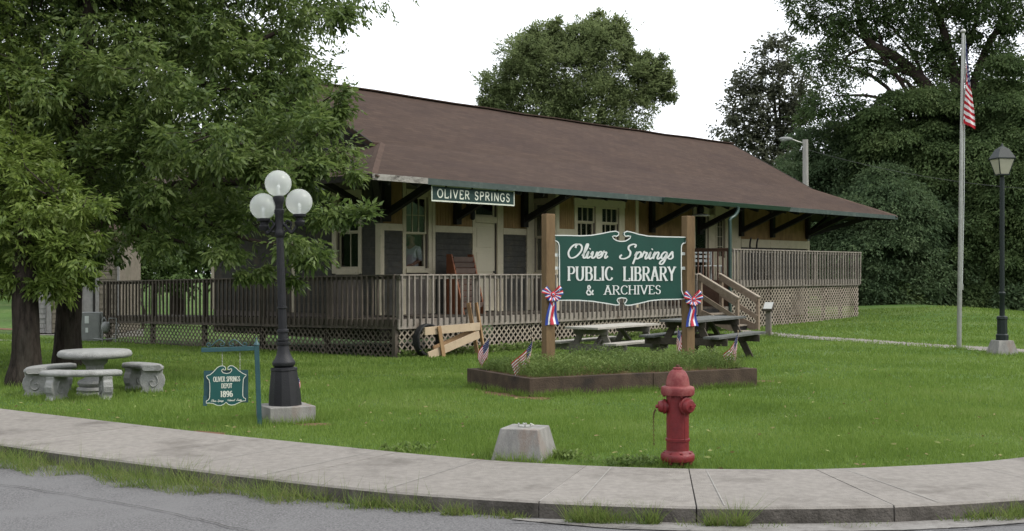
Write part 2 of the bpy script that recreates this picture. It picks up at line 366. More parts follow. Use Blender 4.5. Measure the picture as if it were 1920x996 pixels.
M_HILL = nmat('reflection_hill', (0.035, 0.06, 0.022), (0.015, 0.03, 0.012), 0.95, 0.6, 0.8, 1.5, 0.05)
M_GLASS = glassmat('window_glass')
M_FLAG = flagmat('flag_cloth')
def globemat():
    m = bpy.data.materials.new('globe_glass'); m.use_nodes = True; nt = m.node_tree; N, L = nt.nodes, nt.links
    P = N['Principled BSDF']; P.inputs['Base Color'].default_value = (0.84, 0.86, 0.83, 1)
    P.inputs['Roughness'].default_value = 0.18; P.inputs['Specular IOR Level'].default_value = 0.6
    t = N.new('ShaderNodeBsdfTransparent'); t.inputs['Color'].default_value = (0.95, 0.96, 0.95, 1)
    tr = N.new('ShaderNodeBsdfTranslucent'); tr.inputs['Color'].default_value = (0.88, 0.89, 0.87, 1)
    a = N.new('ShaderNodeMixShader'); a.inputs[0].default_value = 0.45
    b = N.new('ShaderNodeMixShader'); b.inputs[0].default_value = 0.6
    L.new(P.outputs[0], a.inputs[1]); L.new(tr.outputs[0], a.inputs[2])
    L.new(a.outputs[0], b.inputs[1]); L.new(t.outputs[0], b.inputs[2]); L.new(b.outputs[0], N['Material Output'].inputs['Surface'])
    return m
M_GLOBE = globemat()
def ribbonmat():
    m = bpy.data.materials.new('tricolour_ribbon'); m.use_nodes = True; nt = m.node_tree; N, L = nt.nodes, nt.links
    P = N['Principled BSDF']; P.inputs['Roughness'].default_value = 0.5
    uv = N.new('ShaderNodeUVMap'); sp = N.new('ShaderNodeSeparateXYZ'); L.new(uv.outputs[0], sp.inputs[0])
    rp = N.new('ShaderNodeValToRGB'); rp.color_ramp.interpolation = 'CONSTANT'
    e = rp.color_ramp.elements
    e[0].position = 0; e[0].color = (0.03, 0.06, 0.32, 1); e[1].position = 0.33; e[1].color = (0.74, 0.74, 0.76, 1)
    x = e.new(0.6); x.color = (0.55, 0.03, 0.05, 1)
    L.new(sp.outputs[1], rp.inputs['Fac']); L.new(rp.outputs['Color'], P.inputs['Base Color'])
    return m
M_RIBBON = ribbonmat()
M_RED = nmat('ribbon_red', (0.55, 0.03, 0.05), (0.45, 0.02, 0.04), 0.5, 6, 0)
M_BLUE = nmat('ribbon_blue', (0.03, 0.06, 0.32), (0.02, 0.05, 0.26), 0.5, 6, 0)
L_ASH = leafmat('ash_leaf', [(.045,.076,.024),(.092,.142,.038),(.150,.205,.055),(.22,.275,.10)], 0.5, 0.45, 0.45, 1.1, 0.35)
L_ASH2 = leafmat('ash_leaf_light', [(.070,.108,.024),(.120,.178,.036),(.175,.235,.048),(.23,.285,.085)], 0.45, 0.45, 0.4, 1.1, 0.35)
L_MID = leafmat('mid_leaf', [(.115,.155,.065),(.165,.205,.085),(.215,.255,.112)], 0.5, 0.65, 0.5, 0.8, 0.15)
L_AIRY = leafmat('airy_leaf', [(.070,.078,.055),(.105,.115,.072),(.14,.15,.09)], 0.5, 0.6, 0.4, 0.8)
L_DARK = leafmat('dark_leaf', [(.042,.072,.028),(.085,.128,.046),(.145,.188,.070)], 0.45, 0.68, 0.6, 0.6, 0.15)
L_DARK2 = leafmat('bluish_leaf', [(.038,.066,.032),(.078,.120,.054),(.135,.180,.086)], 0.45, 0.68, 0.6, 0.6, 0.15)
L_LIGHT = leafmat('light_leaf', [(0.05, 0.085, 0.025), (0.075, 0.12, 0.03), (0.10, 0.155, 0.04)], 0.3, 0.5, 0.3, 0.3)
L_GRASS = leafmat('grass_blade', [(.090,.150,.026),(.132,.208,.037),(.180,.265,.054),(.25,.305,.10)], 0.4, 0.6, 0.5, 0.5, 0.2)
L_FALL = leafmat('fallen_leaf', [(0.16, 0.10, 0.05), (0.24, 0.19, 0.08), (0.20, 0.26, 0.07)], 0.2, 0.7)
L_WEED = leafmat('weed_blade', [(0.085, 0.14, 0.03), (0.125, 0.185, 0.04), (0.18, 0.225, 0.06), (0.22, 0.2, 0.1)], 0.4, 0.6, 0.3, 2.0, 0.2)
L_BED = leafmat('bed_weed', [(0.075, 0.125, 0.034), (0.115, 0.17, 0.045), (0.16, 0.22, 0.06), (0.21, 0.26, 0.085)], 0.4, 0.6, 0.4, 1.6, 0.2)

# ------------------------------------------------------------------ terrain and places
BACK = [(-34, 36), (-16, 21.2), (-9.5, 16.0), (-5.58, 13.08), (-3.9, 11.87), (-2.35, 10.8), (-0.51, 9.66), (0.4, 9.28), (1.17, 9.10), (1.8, 9.05),
        (2.42, 9.07), (3.48, 9.34), (4.14, 9.66), (5.4, 10.45), (7.2, 11.7), (10.5, 13.8), (16, 17.2), (34, 27)]
BACK_S = smooth_path(BACK, 12)
_bx = np.array([p[0] for p in BACK_S]); _by = np.array([p[1] for p in BACK_S])
def edge_y(x): return np.interp(x, _bx, _by)
def sstep(a, b, x):
    t = np.clip((x - a) / (b - a), 0, 1); return t * t * (3 - 2 * t)
def gz(x, y):
    """lawn height"""
    x = np.asarray(x, float); y = np.asarray(y, float)
    y0 = np.where(x < 1.8, edge_y(np.minimum(x, 1.8)), 9.1)
    d = np.clip(y - y0 - 4.5, 0, 21)
    k = np.interp(x, [-11, -2.4, 5, 12], [0.038, 0.031, 0.0065, 0.005])
    z = -k * d
    z = z + 1.3 * sstep(42, 95, y) * sstep(2, -14, x)
    z = z + 0.33 * sstep(34, 44, y) * sstep(8, 16, x) * (1 - 0.9 * sstep(15.5, 21, x))
    return z
def gzf(x, y): return float(gz(x, y))
def at(px, py, Y): return Vector(((px - CX) / F * Y, Y, CAMZ + (HY - py) / F * Y))
def G(px, py):
    """the lawn point a photo pixel looks at"""
    z = 0.0
    for _ in range(25):
        Y = (CAMZ - z) * F / (py - HY); X = (px - CX) / F * Y; z = 0.5 * z + 0.5 * gzf(X, Y)
    return Vector((X, Y, gzf(X, Y)))

# building frame: local x runs along the platform front, local y into the building
U = (math.sin(R(42.14)), math.cos(R(42.14))); V = (-U[1], U[0])
C0 = (-2.36, 25.0); ROT = math.atan2(U[1], U[0])
def bw(s, v): return (C0[0] + U[0] * s + V[0] * v, C0[1] + U[1] * s + V[1] * v)
def bl(x, y):
    dx, dy = x - C0[0], y - C0[1]; return dx * U[0] + dy * U[1], dx * V[0] + dy * V[1]
def S(px, v=2.25):
    k = (px - CX) / F; a = C0[0] + V[0] * v; b = C0[1] + V[1] * v
    return (k * b - a) / (U[0] - k * U[1])
def Zb(px, py, v=2.25):
    s = S(px, v); return CAMZ + (HY - py) / F * bw(s, v)[1]

# planter frame
PL0 = Vector((0.21, 14.42)); PLA = R(27.4); PLU = Vector((math.cos(PLA), math.sin(PLA))); PLV = Vector((-PLU.y, PLU.x))
PLL, PLW, PLH = 3.45, 1.76, 0.215

# ------------------------------------------------------------------ ground sheet
def axis(segs):
    out = []
    for a, b, st in segs: out += list(np.arange(a, b, st))
    return np.array(out + [segs[-1][1]])
gx = axis([(-420, -60, 40), (-60, -24, 4), (-24, 24, 0.4), (24, 60, 4), (60, 420, 40)])
gy = axis([(-60, 4, 8), (4, 34, 0.4), (34, 60, 1.0), (60, 120, 5), (120, 600, 60)])
XX, YY = np.meshgrid(gx, gy)
ZZ = gz(XX, YY)
din = YY - edge_y(XX)                       # > 0 behind the pavement's back edge
ZZ = np.where(din < -0.25, -0.22, ZZ - 0.02 * (din < 0.15))
und = np.array([[noise.noise(Vector((x * 0.35, y * 0.35, 0))) for x in gx] for y in gy]) * 0.022
ZZ = ZZ + und * np.clip((din - 0.5) / 2, 0, 1)
def gsurf(x, y):
    x = np.atleast_1d(np.asarray(x, float)); y = np.atleast_1d(np.asarray(y, float))
    i = np.clip(np.searchsorted(gx, x) - 1, 0, len(gx) - 2); j = np.clip(np.searchsorted(gy, y) - 1, 0, len(gy) - 2)
    a = (x - gx[i]) / (gx[i + 1] - gx[i]); b = (y - gy[j]) / (gy[j + 1] - gy[j])
    return (ZZ[j, i] * (1 - a) * (1 - b) + ZZ[j, i + 1] * a * (1 - b) + ZZ[j + 1, i] * (1 - a) * b + ZZ[j + 1, i + 1] * a * b)
def gsf(x, y): return float(gsurf(x, y)[0])
vs = [tuple(p) for p in np.stack([XX.ravel(), YY.ravel(), ZZ.ravel()], 1)]
nx, ny = len(gx), len(gy)
fs = [(j * nx + i, j * nx + i + 1, (j + 1) * nx + i + 1, (j + 1) * nx + i) for j in range(ny - 1) for i in range(nx - 1)]
mb = MB(); mb.add(vs, fs); lawn = tag(mb.build('lawn', M_LAWN, smooth=180, recalc=False), kind='structure')

# ------------------------------------------------------------------ pavement: slabs between joints
def normal_at(i):
    a = Vector(BACK_S[max(i - 1, 0)]); b = Vector(BACK_S[min(i + 1, len(BACK_S) - 1)])
    t = (b - a).normalized(); return Vector((t.y, -t.x))
FRONT_S = []
for i, p in enumerate(BACK_S):
    w = float(np.interp(p[0], [-3, 1.5, 3.0, 6], [1.5, 1.46, 1.34, 1.3])); n = normal_at(i)
    FRONT_S.append((p[0] + n.x * w, p[1] + n.y * w))
walk = bpy.data.objects.new('pavement', None); COL.objects.link(walk); tag(walk, kind='structure')
arc = [0.0]
for a, b in zip(BACK_S[:-1], BACK_S[1:]): arc.append(arc[-1] + math.dist(a, b))
arc = np.array(arc); i_mid = int(np.argmin(np.abs(_bx - 1.333)))
def lerp_at(q, P):
    return Vector((np.interp(q, arc, [p[0] for p in P]), np.interp(q, arc, [p[1] for p in P])))
s0 = arc[i_mid]
joints = [s0 + d for d in (-24, -20, -17, -14.5, -12.4, -10.6, -8.9, -7.2, -5.6, -4.1, -2.45, -0.78, 0, 0.95, 2.25, 3.6, 5.1, 6.6, 8.4, 10.5, 13, 16, 20)]
for a, b in zip(joints[:-1], joints[1:]):
    g = 0.0036; n = max(2, int((b - a) / 0.2)); qs = np.linspace(a + g, b - g, n + 1)
    B = [lerp_at(q, BACK_S) for q in qs]; Fr = [lerp_at(q, FRONT_S) for q in qs]
    jit = random.uniform(-0.001, 0.001)
    vs, fs, mi = [], [], []
    for p, q in zip(B, Fr):
        e = (q - p).normalized() * 0.015
        vs += [(p.x, p.y, -0.3), (p.x, p.y, 0.012 + jit), (q.x - e.x, q.y - e.y, 0.008 + jit), (q.x, q.y, -0.006 + jit), (q.x + e.x, q.y + e.y, -0.3)]
    me = bpy.data.meshes.new('slab')
    for i in range(n):
        o = i * 5
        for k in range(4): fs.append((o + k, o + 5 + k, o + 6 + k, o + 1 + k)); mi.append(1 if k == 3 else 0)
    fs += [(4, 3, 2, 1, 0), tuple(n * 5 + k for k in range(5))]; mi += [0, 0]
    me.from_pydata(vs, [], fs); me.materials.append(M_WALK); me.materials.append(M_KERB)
    me.polygons.foreach_set('material_index', mi); me.update()
    import bmesh
    bm = bmesh.new(); bm.from_mesh(me); bmesh.ops.recalc_face_normals(bm, faces=bm.faces); bm.to_mesh(me); bm.free()
    o = bpy.data.objects.new('slab', me); COL.objects.link(o); o.parent = walk
# soil or pale grit in the joints
for i, q in enumerate(joints):
    p, f = lerp_at(q, BACK_S), lerp_at(q, FRONT_S); dark = i in (6, 12, 14, 17)
    mb = MB(); fe = f - (f - p).normalized() * .02; mb.beam((p.x, p.y, -0.06), (fe.x, fe.y, -0.06), 0.0075 if dark else 0.0085, 0.118 if dark else 0.132)
    mb.build('joint', M_CRACK if dark else M_SEAM, walk)

mb = MB()
for k in range(16):
    q = s0 - 10 + k * .93 + random.uniform(-.2, .2); p, f = lerp_at(q, BACK_S), lerp_at(q, FRONT_S); t0 = .02; t1 = .975; w = random.uniform(.005, .010)
    a, b = p.lerp(f, t0), p.lerp(f, t1);  n_ = (b - a).normalized(); n_ = Vector((-n_.y, n_.x)) * w
    pts = [a + (b - a) * t for t in (0, .3, .6, 1)]
    mb.ribbon([(q_.x, q_.y) for q_ in pts], lambda t_: w, lambda x, y, d: (x, y, d), .0138 + k * 1e-5)
tag(mb.build('scuff_marks', M_SCUFF, walk), kind='stuff')
# road sheet in front of the kerb
vs, fs = [], []
for i in range(0, len(BACK_S)):
    m = (Vector(BACK_S[i]) + Vector(FRONT_S[i])) / 2; n = normal_at(i)
    f = Vector(FRONT_S[i])
    vs += [(m.x, m.y, -0.10), (f.x + n.x * 0.5, f.y + n.y * 0.5, -0.104), (f.x + n.x * 3, f.y + n.y * 3, -0.10), ((f.x + n.x * 3) * 1.6, -60, -0.13)]
for i in range(len(BACK_S) - 1):
    for k in range(3): fs.append((4 * i + k, 4 * i + 4 + k, 4 * i + 5 + k, 4 * i + 1 + k))
mb = MB(); mb.add(vs, fs); tag(mb.build('road', M_ASPH), kind='structure')
def strip(name, m, pts, w0, z, jitter=0.0, kind='structure'):
    mb = MB(); vs, fs = [], []
    n = len(pts)
    for i, p in enumerate(pts):
        a = Vector(pts[max(i - 1, 0)][:2]); b = Vector(pts[min(i + 1, n - 1)][:2]); t = (b - a).normalized(); nn = Vector((-t.y, t.x))
        w = (w0[i] if hasattr(w0, '__len__') else w0) * (1 + random.uniform(-jitter, jitter))
        zz = z if not callable(z) else None
        for sgn in (1, -1):
            q = Vector(p[:2]) + nn * sgn * w / 2
            vs.append((q.x, q.y, z(q.x, q.y) if callable(z) else z))
    for i in range(n - 1): fs.append((2 * i, 2 * i + 1, 2 * i + 3, 2 * i + 2))
    mb.add(vs, fs); return tag(mb.build(name, m), kind=kind)
def road_pt(px, py): return ((px - CX) / F * (1.6 * F / (py - HY)), 1.6 * F / (py - HY))
gpts = []
for i in range(len(FRONT_S)):
    if FRONT_S[i][0] > 0.0 and FRONT_S[i][0] < 14: n = normal_at(i); gpts.append((FRONT_S[i][0] + n.x * 0.10, FRONT_S[i][1] + n.y * 0.10))
strip('gutter', M_GUTTER, gpts, [0.26 * min(1, k / 8 + 0.1) for k in range(len(gpts))], -0.096, 0.06)
def wob(pts, n=8, a=0.012):
    return [(x + random.uniform(-a, a), y + random.uniform(-a, a)) for x, y in smooth_path(pts, n)]
strip('road_crack', M_CRACK, wob([road_pt(-60, 902), road_pt(60, 918), road_pt(160, 934), road_pt(290, 957), road_pt(400, 982), road_pt(520, 1010)]), 0.008, -0.092, 0.5)
strip('road_crack', M_CRACK, wob([road_pt(950, 981), road_pt(1020, 982), road_pt(1100, 987), road_pt(1180, 991), road_pt(1300, 996)]), 0.012, -0.088, 0.6)
strip('road_crack', M_CRACK, wob([road_pt(1640, 1000), road_pt(1740, 996), road_pt(1840, 990), road_pt(1990, 978)]), 0.010, -0.088, 0.6)

# concrete path to the platform stairs, far road on the left
pp = [G(1380, 622), G(1410, 623.5), G(1470, 629), G(1600, 639), G(1750, 649), G(1870, 656), G(2050, 668), G(2300, 680)]
strip('path', M_WALK, smooth_path([(p.x, p.y) for p in pp], 8), 1.15, lambda x, y: gsf(x, y) + 0.012)
strip('path', M_WALK, [(-30, 30.0), (-22, 30.6), (-12.6, 31.6)], 0.9, lambda x, y: gsf(x, y) + 0.012)
strip('dirt_lane', M_DIRT, [(-60, 45), (-30, 44.5), (-14, 44)], 2.0, lambda x, y: gsf(x, y) + 0.012)
def patch(px, py, rx, ry, rot=0.0):
    c = G(px, py); vs, fs = [], []; nr, nt = 4, 26
    for i in range(nr + 1):
        for k in range(nt):
            t = 2 * math.pi * k / nt; r = i / nr * (1 + 0.5 * noise.noise(Vector((math.cos(t) * 2.2 + px, math.sin(t) * 2.2, py))) + 0.25 * noise.noise(Vector((math.cos(t) * 6 + px, math.sin(t) * 6, py))))
            x, y = rx * r * math.cos(t), ry * r * math.sin(t)
            X = c.x + x * math.cos(rot) - y * math.sin(rot); Y = c.y + x * math.sin(rot) + y * math.cos(rot)
            vs.append((X, Y, gsf(X, Y) + 0.012 * (1 - i / nr) + 0.004))
    for i in range(nr):
        for k in range(nt): fs.append((i * nt + k, i * nt + (k + 1) % nt, (i + 1) * nt + (k + 1) % nt, (i + 1) * nt + k))
    mb = MB(); mb.add(vs, fs); tag(mb.build('dirt_patch', M_DIRT), kind='structure'); return c, rx, ry, rot
PATCHES = [patch(392, 811, 0.26, 0.10, R(-32)), patch(588, 797, 0.20, 0.12), patch(880, 862, 0.22, 0.10, R(-20)), patch(960, 742, 0.75, 0.20, R(-58)),
           patch(1046, 739, 0.50, 0.14, R(27)), patch(1425, 716, 0.4, 0.16), patch(1020, 872, 0.12, 0.07)]

# ------------------------------------------------------------------ the depot
depot = thing('depot_building', 'long wooden depot with a brown hipped roof, ochre and cream walls and dark eave brackets', 'building', (C0[0], C0[1], 0), ROT)
SL, SR, VF, VBK, VR = 1.5, 21.65, 2.25, 8.95, 5.6        # wall lines and ridge
ZE, ZB, ZR = 3.50, 4.47, 6.32
E0, E1, EB = -0.74, 23.92, 11.2                          # eave lines
# roof: two main slopes and four skirt slopes
mb = MB(); T = 0.10
def slab(pts, t=T):
    n = len(pts); vs = [p for p in pts] + [(p[0], p[1], p[2] - t) for p in pts]
    mb.add(vs, [tuple(range(n)), tuple(range(2 * n - 1, n - 1, -1))] + [(i, i + n, (i + 1) % n + n, (i + 1) % n) for i in range(n)])
GS, GE = 1.18, 21.98
nseg = 14; ss = np.linspace(GS, GE, nseg + 1)
def sag(s): return -0.05 * math.sin(math.pi * (s - GS) / (GE - GS)) + 0.012 * math.sin(s * 1.7)
for a, b in zip(ss[:-1], ss[1:]):
    slab([(a, VF, ZB), (b, VF, ZB), (b, VR, ZR + sag(b)), (a, VR, ZR + sag(a))])
    slab([(a, VR, ZR + sag(a)), (b, VR, ZR + sag(b)), (b, VBK, ZB), (a, VBK, ZB)])
roof = mb.build('roof', M_ROOF, depot)
mb = MB()
slab([(E0, 0, ZE), (E1, 0, ZE), (SR, VF, ZB), (SL, VF, ZB)], 0.05)
slab([(E1, 0, ZE), (E1, EB, ZE), (SR, VBK, ZB), (SR, VF, ZB)], 0.05)
slab([(E1, EB, ZE), (E0, EB, ZE), (SL, VBK, ZB), (SR, VBK, ZB)], 0.05)
slab([(E0, EB, ZE), (E0, 0, ZE), (SL, VF, ZB), (SL, VBK, ZB)], 0.05)
mb.build('skirt_roof', M_ROOF, depot)
for (a, b) in (((E0, 0), (SL, VF)), ((E1, 0), (SR, VF)), ((E0, EB), (SL, VBK)), ((E1, EB), (SR, VBK))):
    mb = MB(); d_ = Vector((a[1] - b[1], b[0] - a[0])).normalized() * .16
    mb.hexa([(a[0] - d_.x, a[1] - d_.y, ZE - .06), (a[0] + d_.x, a[1] + d_.y, ZE - .06), (b[0] + d_.x, b[1] + d_.y, ZB - .06), (b[0] - d_.x, b[1] - d_.y, ZB - .06),
             (a[0], a[1], ZE + .022), (a[0] + .001, a[1], ZE + .022), (b[0] + .001, b[1], ZB + .022), (b[0], b[1], ZB + .022)])
    mb.build('hip_cap', M_HIP, depot)
mb = MB()
for a, b in zip(ss[:-1], ss[1:]):
    mb.beam((a, VR, ZR + sag(a) + 0.005), (b, VR, ZR + sag(b) + 0.005), 0.26, 0.03)
mb.build('ridge_cap', M_ROOF, depot)
# soffit under the skirt
mb = MB(); z0 = 0.16
slab([(E0 + .03, .03, ZE - .07), (E1 - .03, .03, ZE - .07), (SR, VF, ZB - z0), (SL, VF, ZB - z0)], 0.02)
slab([(E1 - .03, .03, ZE - .07), (E1 - .03, EB - .03, ZE - .07), (SR, VBK, ZB - z0), (SR, VF, ZB - z0)], 0.02)
slab([(E1 - .03, EB - .03, ZE - .07), (E0 + .03, EB - .03, ZE - .07), (SL, VBK, ZB - z0), (SR, VBK, ZB - z0)], 0.02)
slab([(E0 + .03, EB - .03, ZE - .07), (E0 + .03, .03, ZE - .07), (SL, VF, ZB - z0), (SL, VBK, ZB - z0)], 0.02)
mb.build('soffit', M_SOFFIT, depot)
for k in range(30):                                      # exposed rafter tails under the front eave
    s = -0.2 + k * 0.82
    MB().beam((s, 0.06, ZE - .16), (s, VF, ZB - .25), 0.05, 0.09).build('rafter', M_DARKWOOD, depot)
# gable ends, rakes and louvres
for s, sg in ((SL, 1), (SR, -1)):
    mb = MB(); mb.add([(s, VF, ZB - 0.1), (s, VBK, ZB - 0.1), (s, VR, ZR - 0.1), (s + .1 * sg, VF, ZB - 0.1), (s + .1 * sg, VBK, ZB - 0.1), (s + .1 * sg, VR, ZR - 0.1)],
                      [(0, 1, 2), (5, 4, 3), (0, 3, 4, 1), (1, 4, 5, 2), (2, 5, 3, 0)])
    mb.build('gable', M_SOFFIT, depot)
    for (va, vb) in ((VF, VR), (VR, VBK)):
        za, zb_ = (ZB - .07, ZR - .07) if vb == VR else (ZR - .07, ZB - .07)
        MB().beam((s - 0.29 * sg, va, za), (s - 0.29 * sg, vb, zb_), 0.04, 0.14).build('rake_board', M_DARKWOOD, depot)
# fascia and gutter
sw = S(800, 0.0)
MB().box(E0 - .02, sw, -0.045, -0.005, ZE - .125, ZE + .004).build('fascia', M_PEEL, depot)
MB().box(sw + .003, E1 + .02, -0.04, -0.005, ZE - .135, ZE - .002).build('fascia', M_GREENFA, depot)
MB().box(E1 + .005, E1 + .045, 0, EB, ZE - .135, ZE - .002).build('fascia', M_GREENFA, depot)
MB().box(E0 - .06, E0 - .022, 0, EB, ZE - .135, ZE - .002).build('fascia', M_SOFFIT, depot)
MB().box(E0, E1, EB + .005, EB + .045, ZE - .135, ZE - .002).build('fascia', M_SOFFIT, depot)
g0, g1 = S(1245, -0.1), S(1481, -0.1)
mb = MB(); mb.hexa([(g0, -.09, ZE - .13), (g1, -.09, ZE - .13), (g1, -.043, ZE - .13), (g0, -.043, ZE - .13), (g0, -.15, ZE - .01), (g1, -.15, ZE - .01), (g1, -.043, ZE - .01), (g0, -.043, ZE - .01)])
gut = mb.build('gutter', M_GUT, depot, bevel=.006)
sd = S(1384, -0.1); s2 = S(1366.5, 0.02)
mb = MB(); mb.tube(smooth_path([(sd, -.09, ZE - .12), (sd, -.09, ZE - .24), (sd - .12, -.06, ZE - .38), (s2, -.02, ZE - .5), (s2, -.02, ZE - .75), (s2, -.02, 1.0), (s2, -.02, -.15)], 5), 0.05, 10)
mb.build('downspout', M_GUT, depot, smooth=40)

# --- front wall, broken by openings (local s, v, z)
ZF = 0.50; ZT = 4.3
SF = 12.9                                                # where the freight platform starts
w1a, w1b = S(760), S(801); d1a, d1b = S(890), S(930)
by0 = 6.82; by1 = S(1194, 1.48); VB = 1.48
WALLP = []
def wall_box(a, b, z0, z1, v=VF, th=0.12, m=None, name='wall'):
    MB().box(a, b, v, v + th, z0, z1).build(name, m or M_INT, depot)
zs1, zt1 = Zb(780, 503), Zb(780, 369)
dt = Zb(905, 418); tr0, tr1 = Zb(905, 406), Zb(905, 380)
wall_box(SL, w1a, ZF - .6, ZT); wall_box(w1a, w1b, ZF - .6, zs1); wall_box(w1a, w1b, zt1, ZT)
wall_box(w1b, d1a, ZF - .6, ZT); wall_box(d1a, d1b, tr1, ZT); wall_box(d1a, d1b, dt + .0, tr0); wall_box(d1b, by0, ZF - .6, ZT)
f1a, f1b, f2a, f2b = S(1302), S(1328), S(1342), S(1358)
ft = Zb(1315, 402)
wall_box(by1, f1a, ZF - .6, ZT); wall_box(f1a, f1b, ft, ZT); wall_box(f1b, f2a, 0, ZT); wall_box(f2a, f2b, ft, ZT); wall_box(f2a, f2b, 0, 1.95); wall_box(f2b, SR, 0, ZT)
# bay
bw_a, bw_b, bw_c, bw_d = S(1081, VB), S(1115, VB), S(1127, VB), S(1159, VB)
bt, bm_, bb = Zb(1115, 387.5, VB), Zb(1115, 417, VB), 1.45
for a, b in ((by0, bw_a), (bw_b, bw_c), (bw_d, by1)): wall_box(a, b, ZF - .6, ZT - .25, VB)
for a, b in ((bw_a, bw_b), (bw_c, bw_d)): wall_box(a, b, ZF - .6, bb, VB); wall_box(a, b, bt, ZT - .25, VB)
sv0, sv1 = VB + .26, VF - .06                            # window in the side of the bay
for (v0, v1, z0_, z1_) in ((VB + .123, sv0, ZF - .6, ZT - .25), (sv1, VF - .003, ZF - .6, ZT - .25), (sv0, sv1, ZF - .6, 1.5), (sv0, sv1, 3.3, ZT - .25)):
    MB().box(by0, by0 + .1, v0, v1, z0_, z1_).build('wall', M_INT, depot)
MB().box(by1 - .1, by1, VB + .123, VF - .003, ZF - .6, ZT - .25).build('wall', M_ORANGE, depot)
# left end wall with a window, right end, back, floor, ceiling
lw0, lw1, lz0, lz1 = 2.9, 4.2, 1.58, 3.3
def lwpx(px):
    k = (px - CX) / F; a = C0[0] + U[0] * SL; b = C0[1] + U[1] * SL
    return (k * b - a) / (V[0] - k * V[1])
lw0, lw1 = lwpx(674), lwpx(633)
for (v0, v1, z0_, z1_) in ((VF + .123, lw0, -.1, ZT), (lw1, VBK, -.1, ZT), (lw0, lw1, -.1, lz0), (lw0, lw1, lz1, ZT)):
    MB().box(SL, SL + .12, v0, v1, z0_, z1_).build('wall', M_INT, depot)
MB().box(SR - .12, SR, VF + .123, VBK, -.1, ZT).build('wall', M_ORANGE, depot)
MB().box(SL + .123, SR - .123, VBK - .12, VBK, -.1, ZT).build('wall', M_INT, depot)
MB().box(SL + .125, SR - .125, VF + .125, VBK - .125, .45, .6).build('floor', M_RACKS, depot)
MB().box(SL + .125, SR - .125, VF + .125, VBK - .125, 3.75, 3.85).build('ceiling', M_INT, depot)
MB().box(9.0, 9.1, VF + .6, VBK - .13, .6, 3.74).build('inner_wall', M_INT, depot)

# --- cladding panels: joined boards
def boards(name, m, a, b, z0, z1, v, pitch=0.14, vertical=False, proud=0.02):
    mb = MB()
    if vertical:
        n = max(1, round((b - a) / pitch)); st = (b - a) / n
        for i in range(n): mb.box(a + i * st + .003, a + (i + 1) * st - .003, v - proud - random.uniform(0, .003), v - .001, z0, z1)
    else:
        n = max(1, round((z1 - z0) / pitch)); st = (z1 - z0) / n
        for i in range(n):
            p = proud + random.uniform(0, .003); q = z0 + i * st
            mb.hexa([(a, v - p - .01, q), (b, v - p - .01, q), (b, v - .001, q), (a, v - .001, q), (a, v - p + .008, q + st - .004), (b, v - p + .008, q + st - .004), (b, v - .001, q + st - .004), (a, v - .001, q + st - .004)])
    o = mb.build(name, m, depot); tag(o, kind='stuff'); return o
ZH0, ZH1 = 2.46, 2.62
def trim(a, b, z0, z1, v=VF, p=0.045, m=M_CREAM): return MB().box(a, b, v - p, v - .002, z0, z1).build('trim_board', m, depot, bevel=.004)
panels = [(S(718), S(753)), (S(814), S(884)), (S(942), S(985))]
for a, b in panels:
    boards('grey_panel', M_GREYBD, a, b, ZF, ZH0, VF)
    boards('ochre_panel', M_ORANGE, a, b, ZH1, ZT, VF, 0.09, True)
    trim(a + .001, b - .001, ZH0 + .001, ZH1, p=.043)
MB().box(SL - .02, S(718), VF - .05, VF - .002, ZF, ZH1).build('corner_board', M_CREAM, depot, bevel=.004)
MB().box(SL - .05, SL - .002, VF - .05, VF + .13, ZF, ZH1).build('corner_board', M_CREAM, depot, bevel=.004)
for a, b in ((753, 759), (801.5, 807.5), (808.5, 814), (884, 889.5), (930.5, 941.5)): trim(S(a), S(b), ZF, ZT)
trim(S(985.5), by0 - .03, ZF, ZT, p=.06)
trim(w1a, w1b, zt1 + .002, zt1 + .17, p=.043)
trim(w1a - .02, w1b + .02, zs1 - .11, zs1 - .002, p=.07)
trim(d1a, d1b, dt + .002, tr0 - .002, p=.042); trim(d1a, d1b, tr1 + .002, tr1 + .25, p=.042)
def sash(parent, a, b, z0, z1, v, cols, rows, fw=0.045, mw=0.016, name='sash', th=0.035, axis='s', pos=None):
    """a glazed sash: frame and bars as one mesh, the pane as its child"""
    mb = MB(); gl = MB()
    def bx(p0, p1, y0, y1, q0, q1, target):
        if axis == 's': target.box(p0, p1, y0, y1, q0, q1)
        else: target.box(y0, y1, p0, p1, q0, q1)
    bx(a, a + fw, v, v + th, z0, z1, mb); bx(b - fw, b, v, v + th, z0, z1, mb)
    bx(a + fw, b - fw, v, v + th, z0, z0 + fw, mb); bx(a + fw, b - fw, v, v + th, z1 - fw, z1, mb)
    for i in range(1, cols):
        x = a + fw + (b - a - 2 * fw) * i / cols; bx(x - mw / 2, x + mw / 2, v + .004, v + th - .004, z0 + fw, z1 - fw, mb)
    for j in range(1, rows):
        z = z0 + fw + (z1 - z0 - 2 * fw) * j / rows; bx(a + fw, b - fw, v + .006, v + th - .006, z - mw / 2, z + mw / 2, mb)
    o = mb.build(name, M_CREAM, parent)
    bx(a + fw * .8, b - fw * .8, v + th / 2 - .003, v + th / 2 + .003, z0 + fw * .8, z1 - fw * .8, gl)
    gl.build('pane', M_GLASS, o)
    return o
def zmid(px, py): return Zb(px, py)
mr = Zb(780, 437)
sash(depot, w1a + .005, w1b - .005, mr - .02, zt1, VF + .02, 3, 2, name='window')
sash(depot, w1a + .005, w1b - .005, zs1, mr + .012, VF + .06, 1, 1, name='window')
sash(depot, d1a + .03, d1b - .03, tr0, tr1, VF + .03, 1, 1, name='transom_window')
mb = MB(); mb.box(d1a + .01, d1b - .02, VF + .03, VF + .075, ZF + .02, dt)
door = mb.build('door', M_DOOR, depot)
dw = d1b - d1a - .03
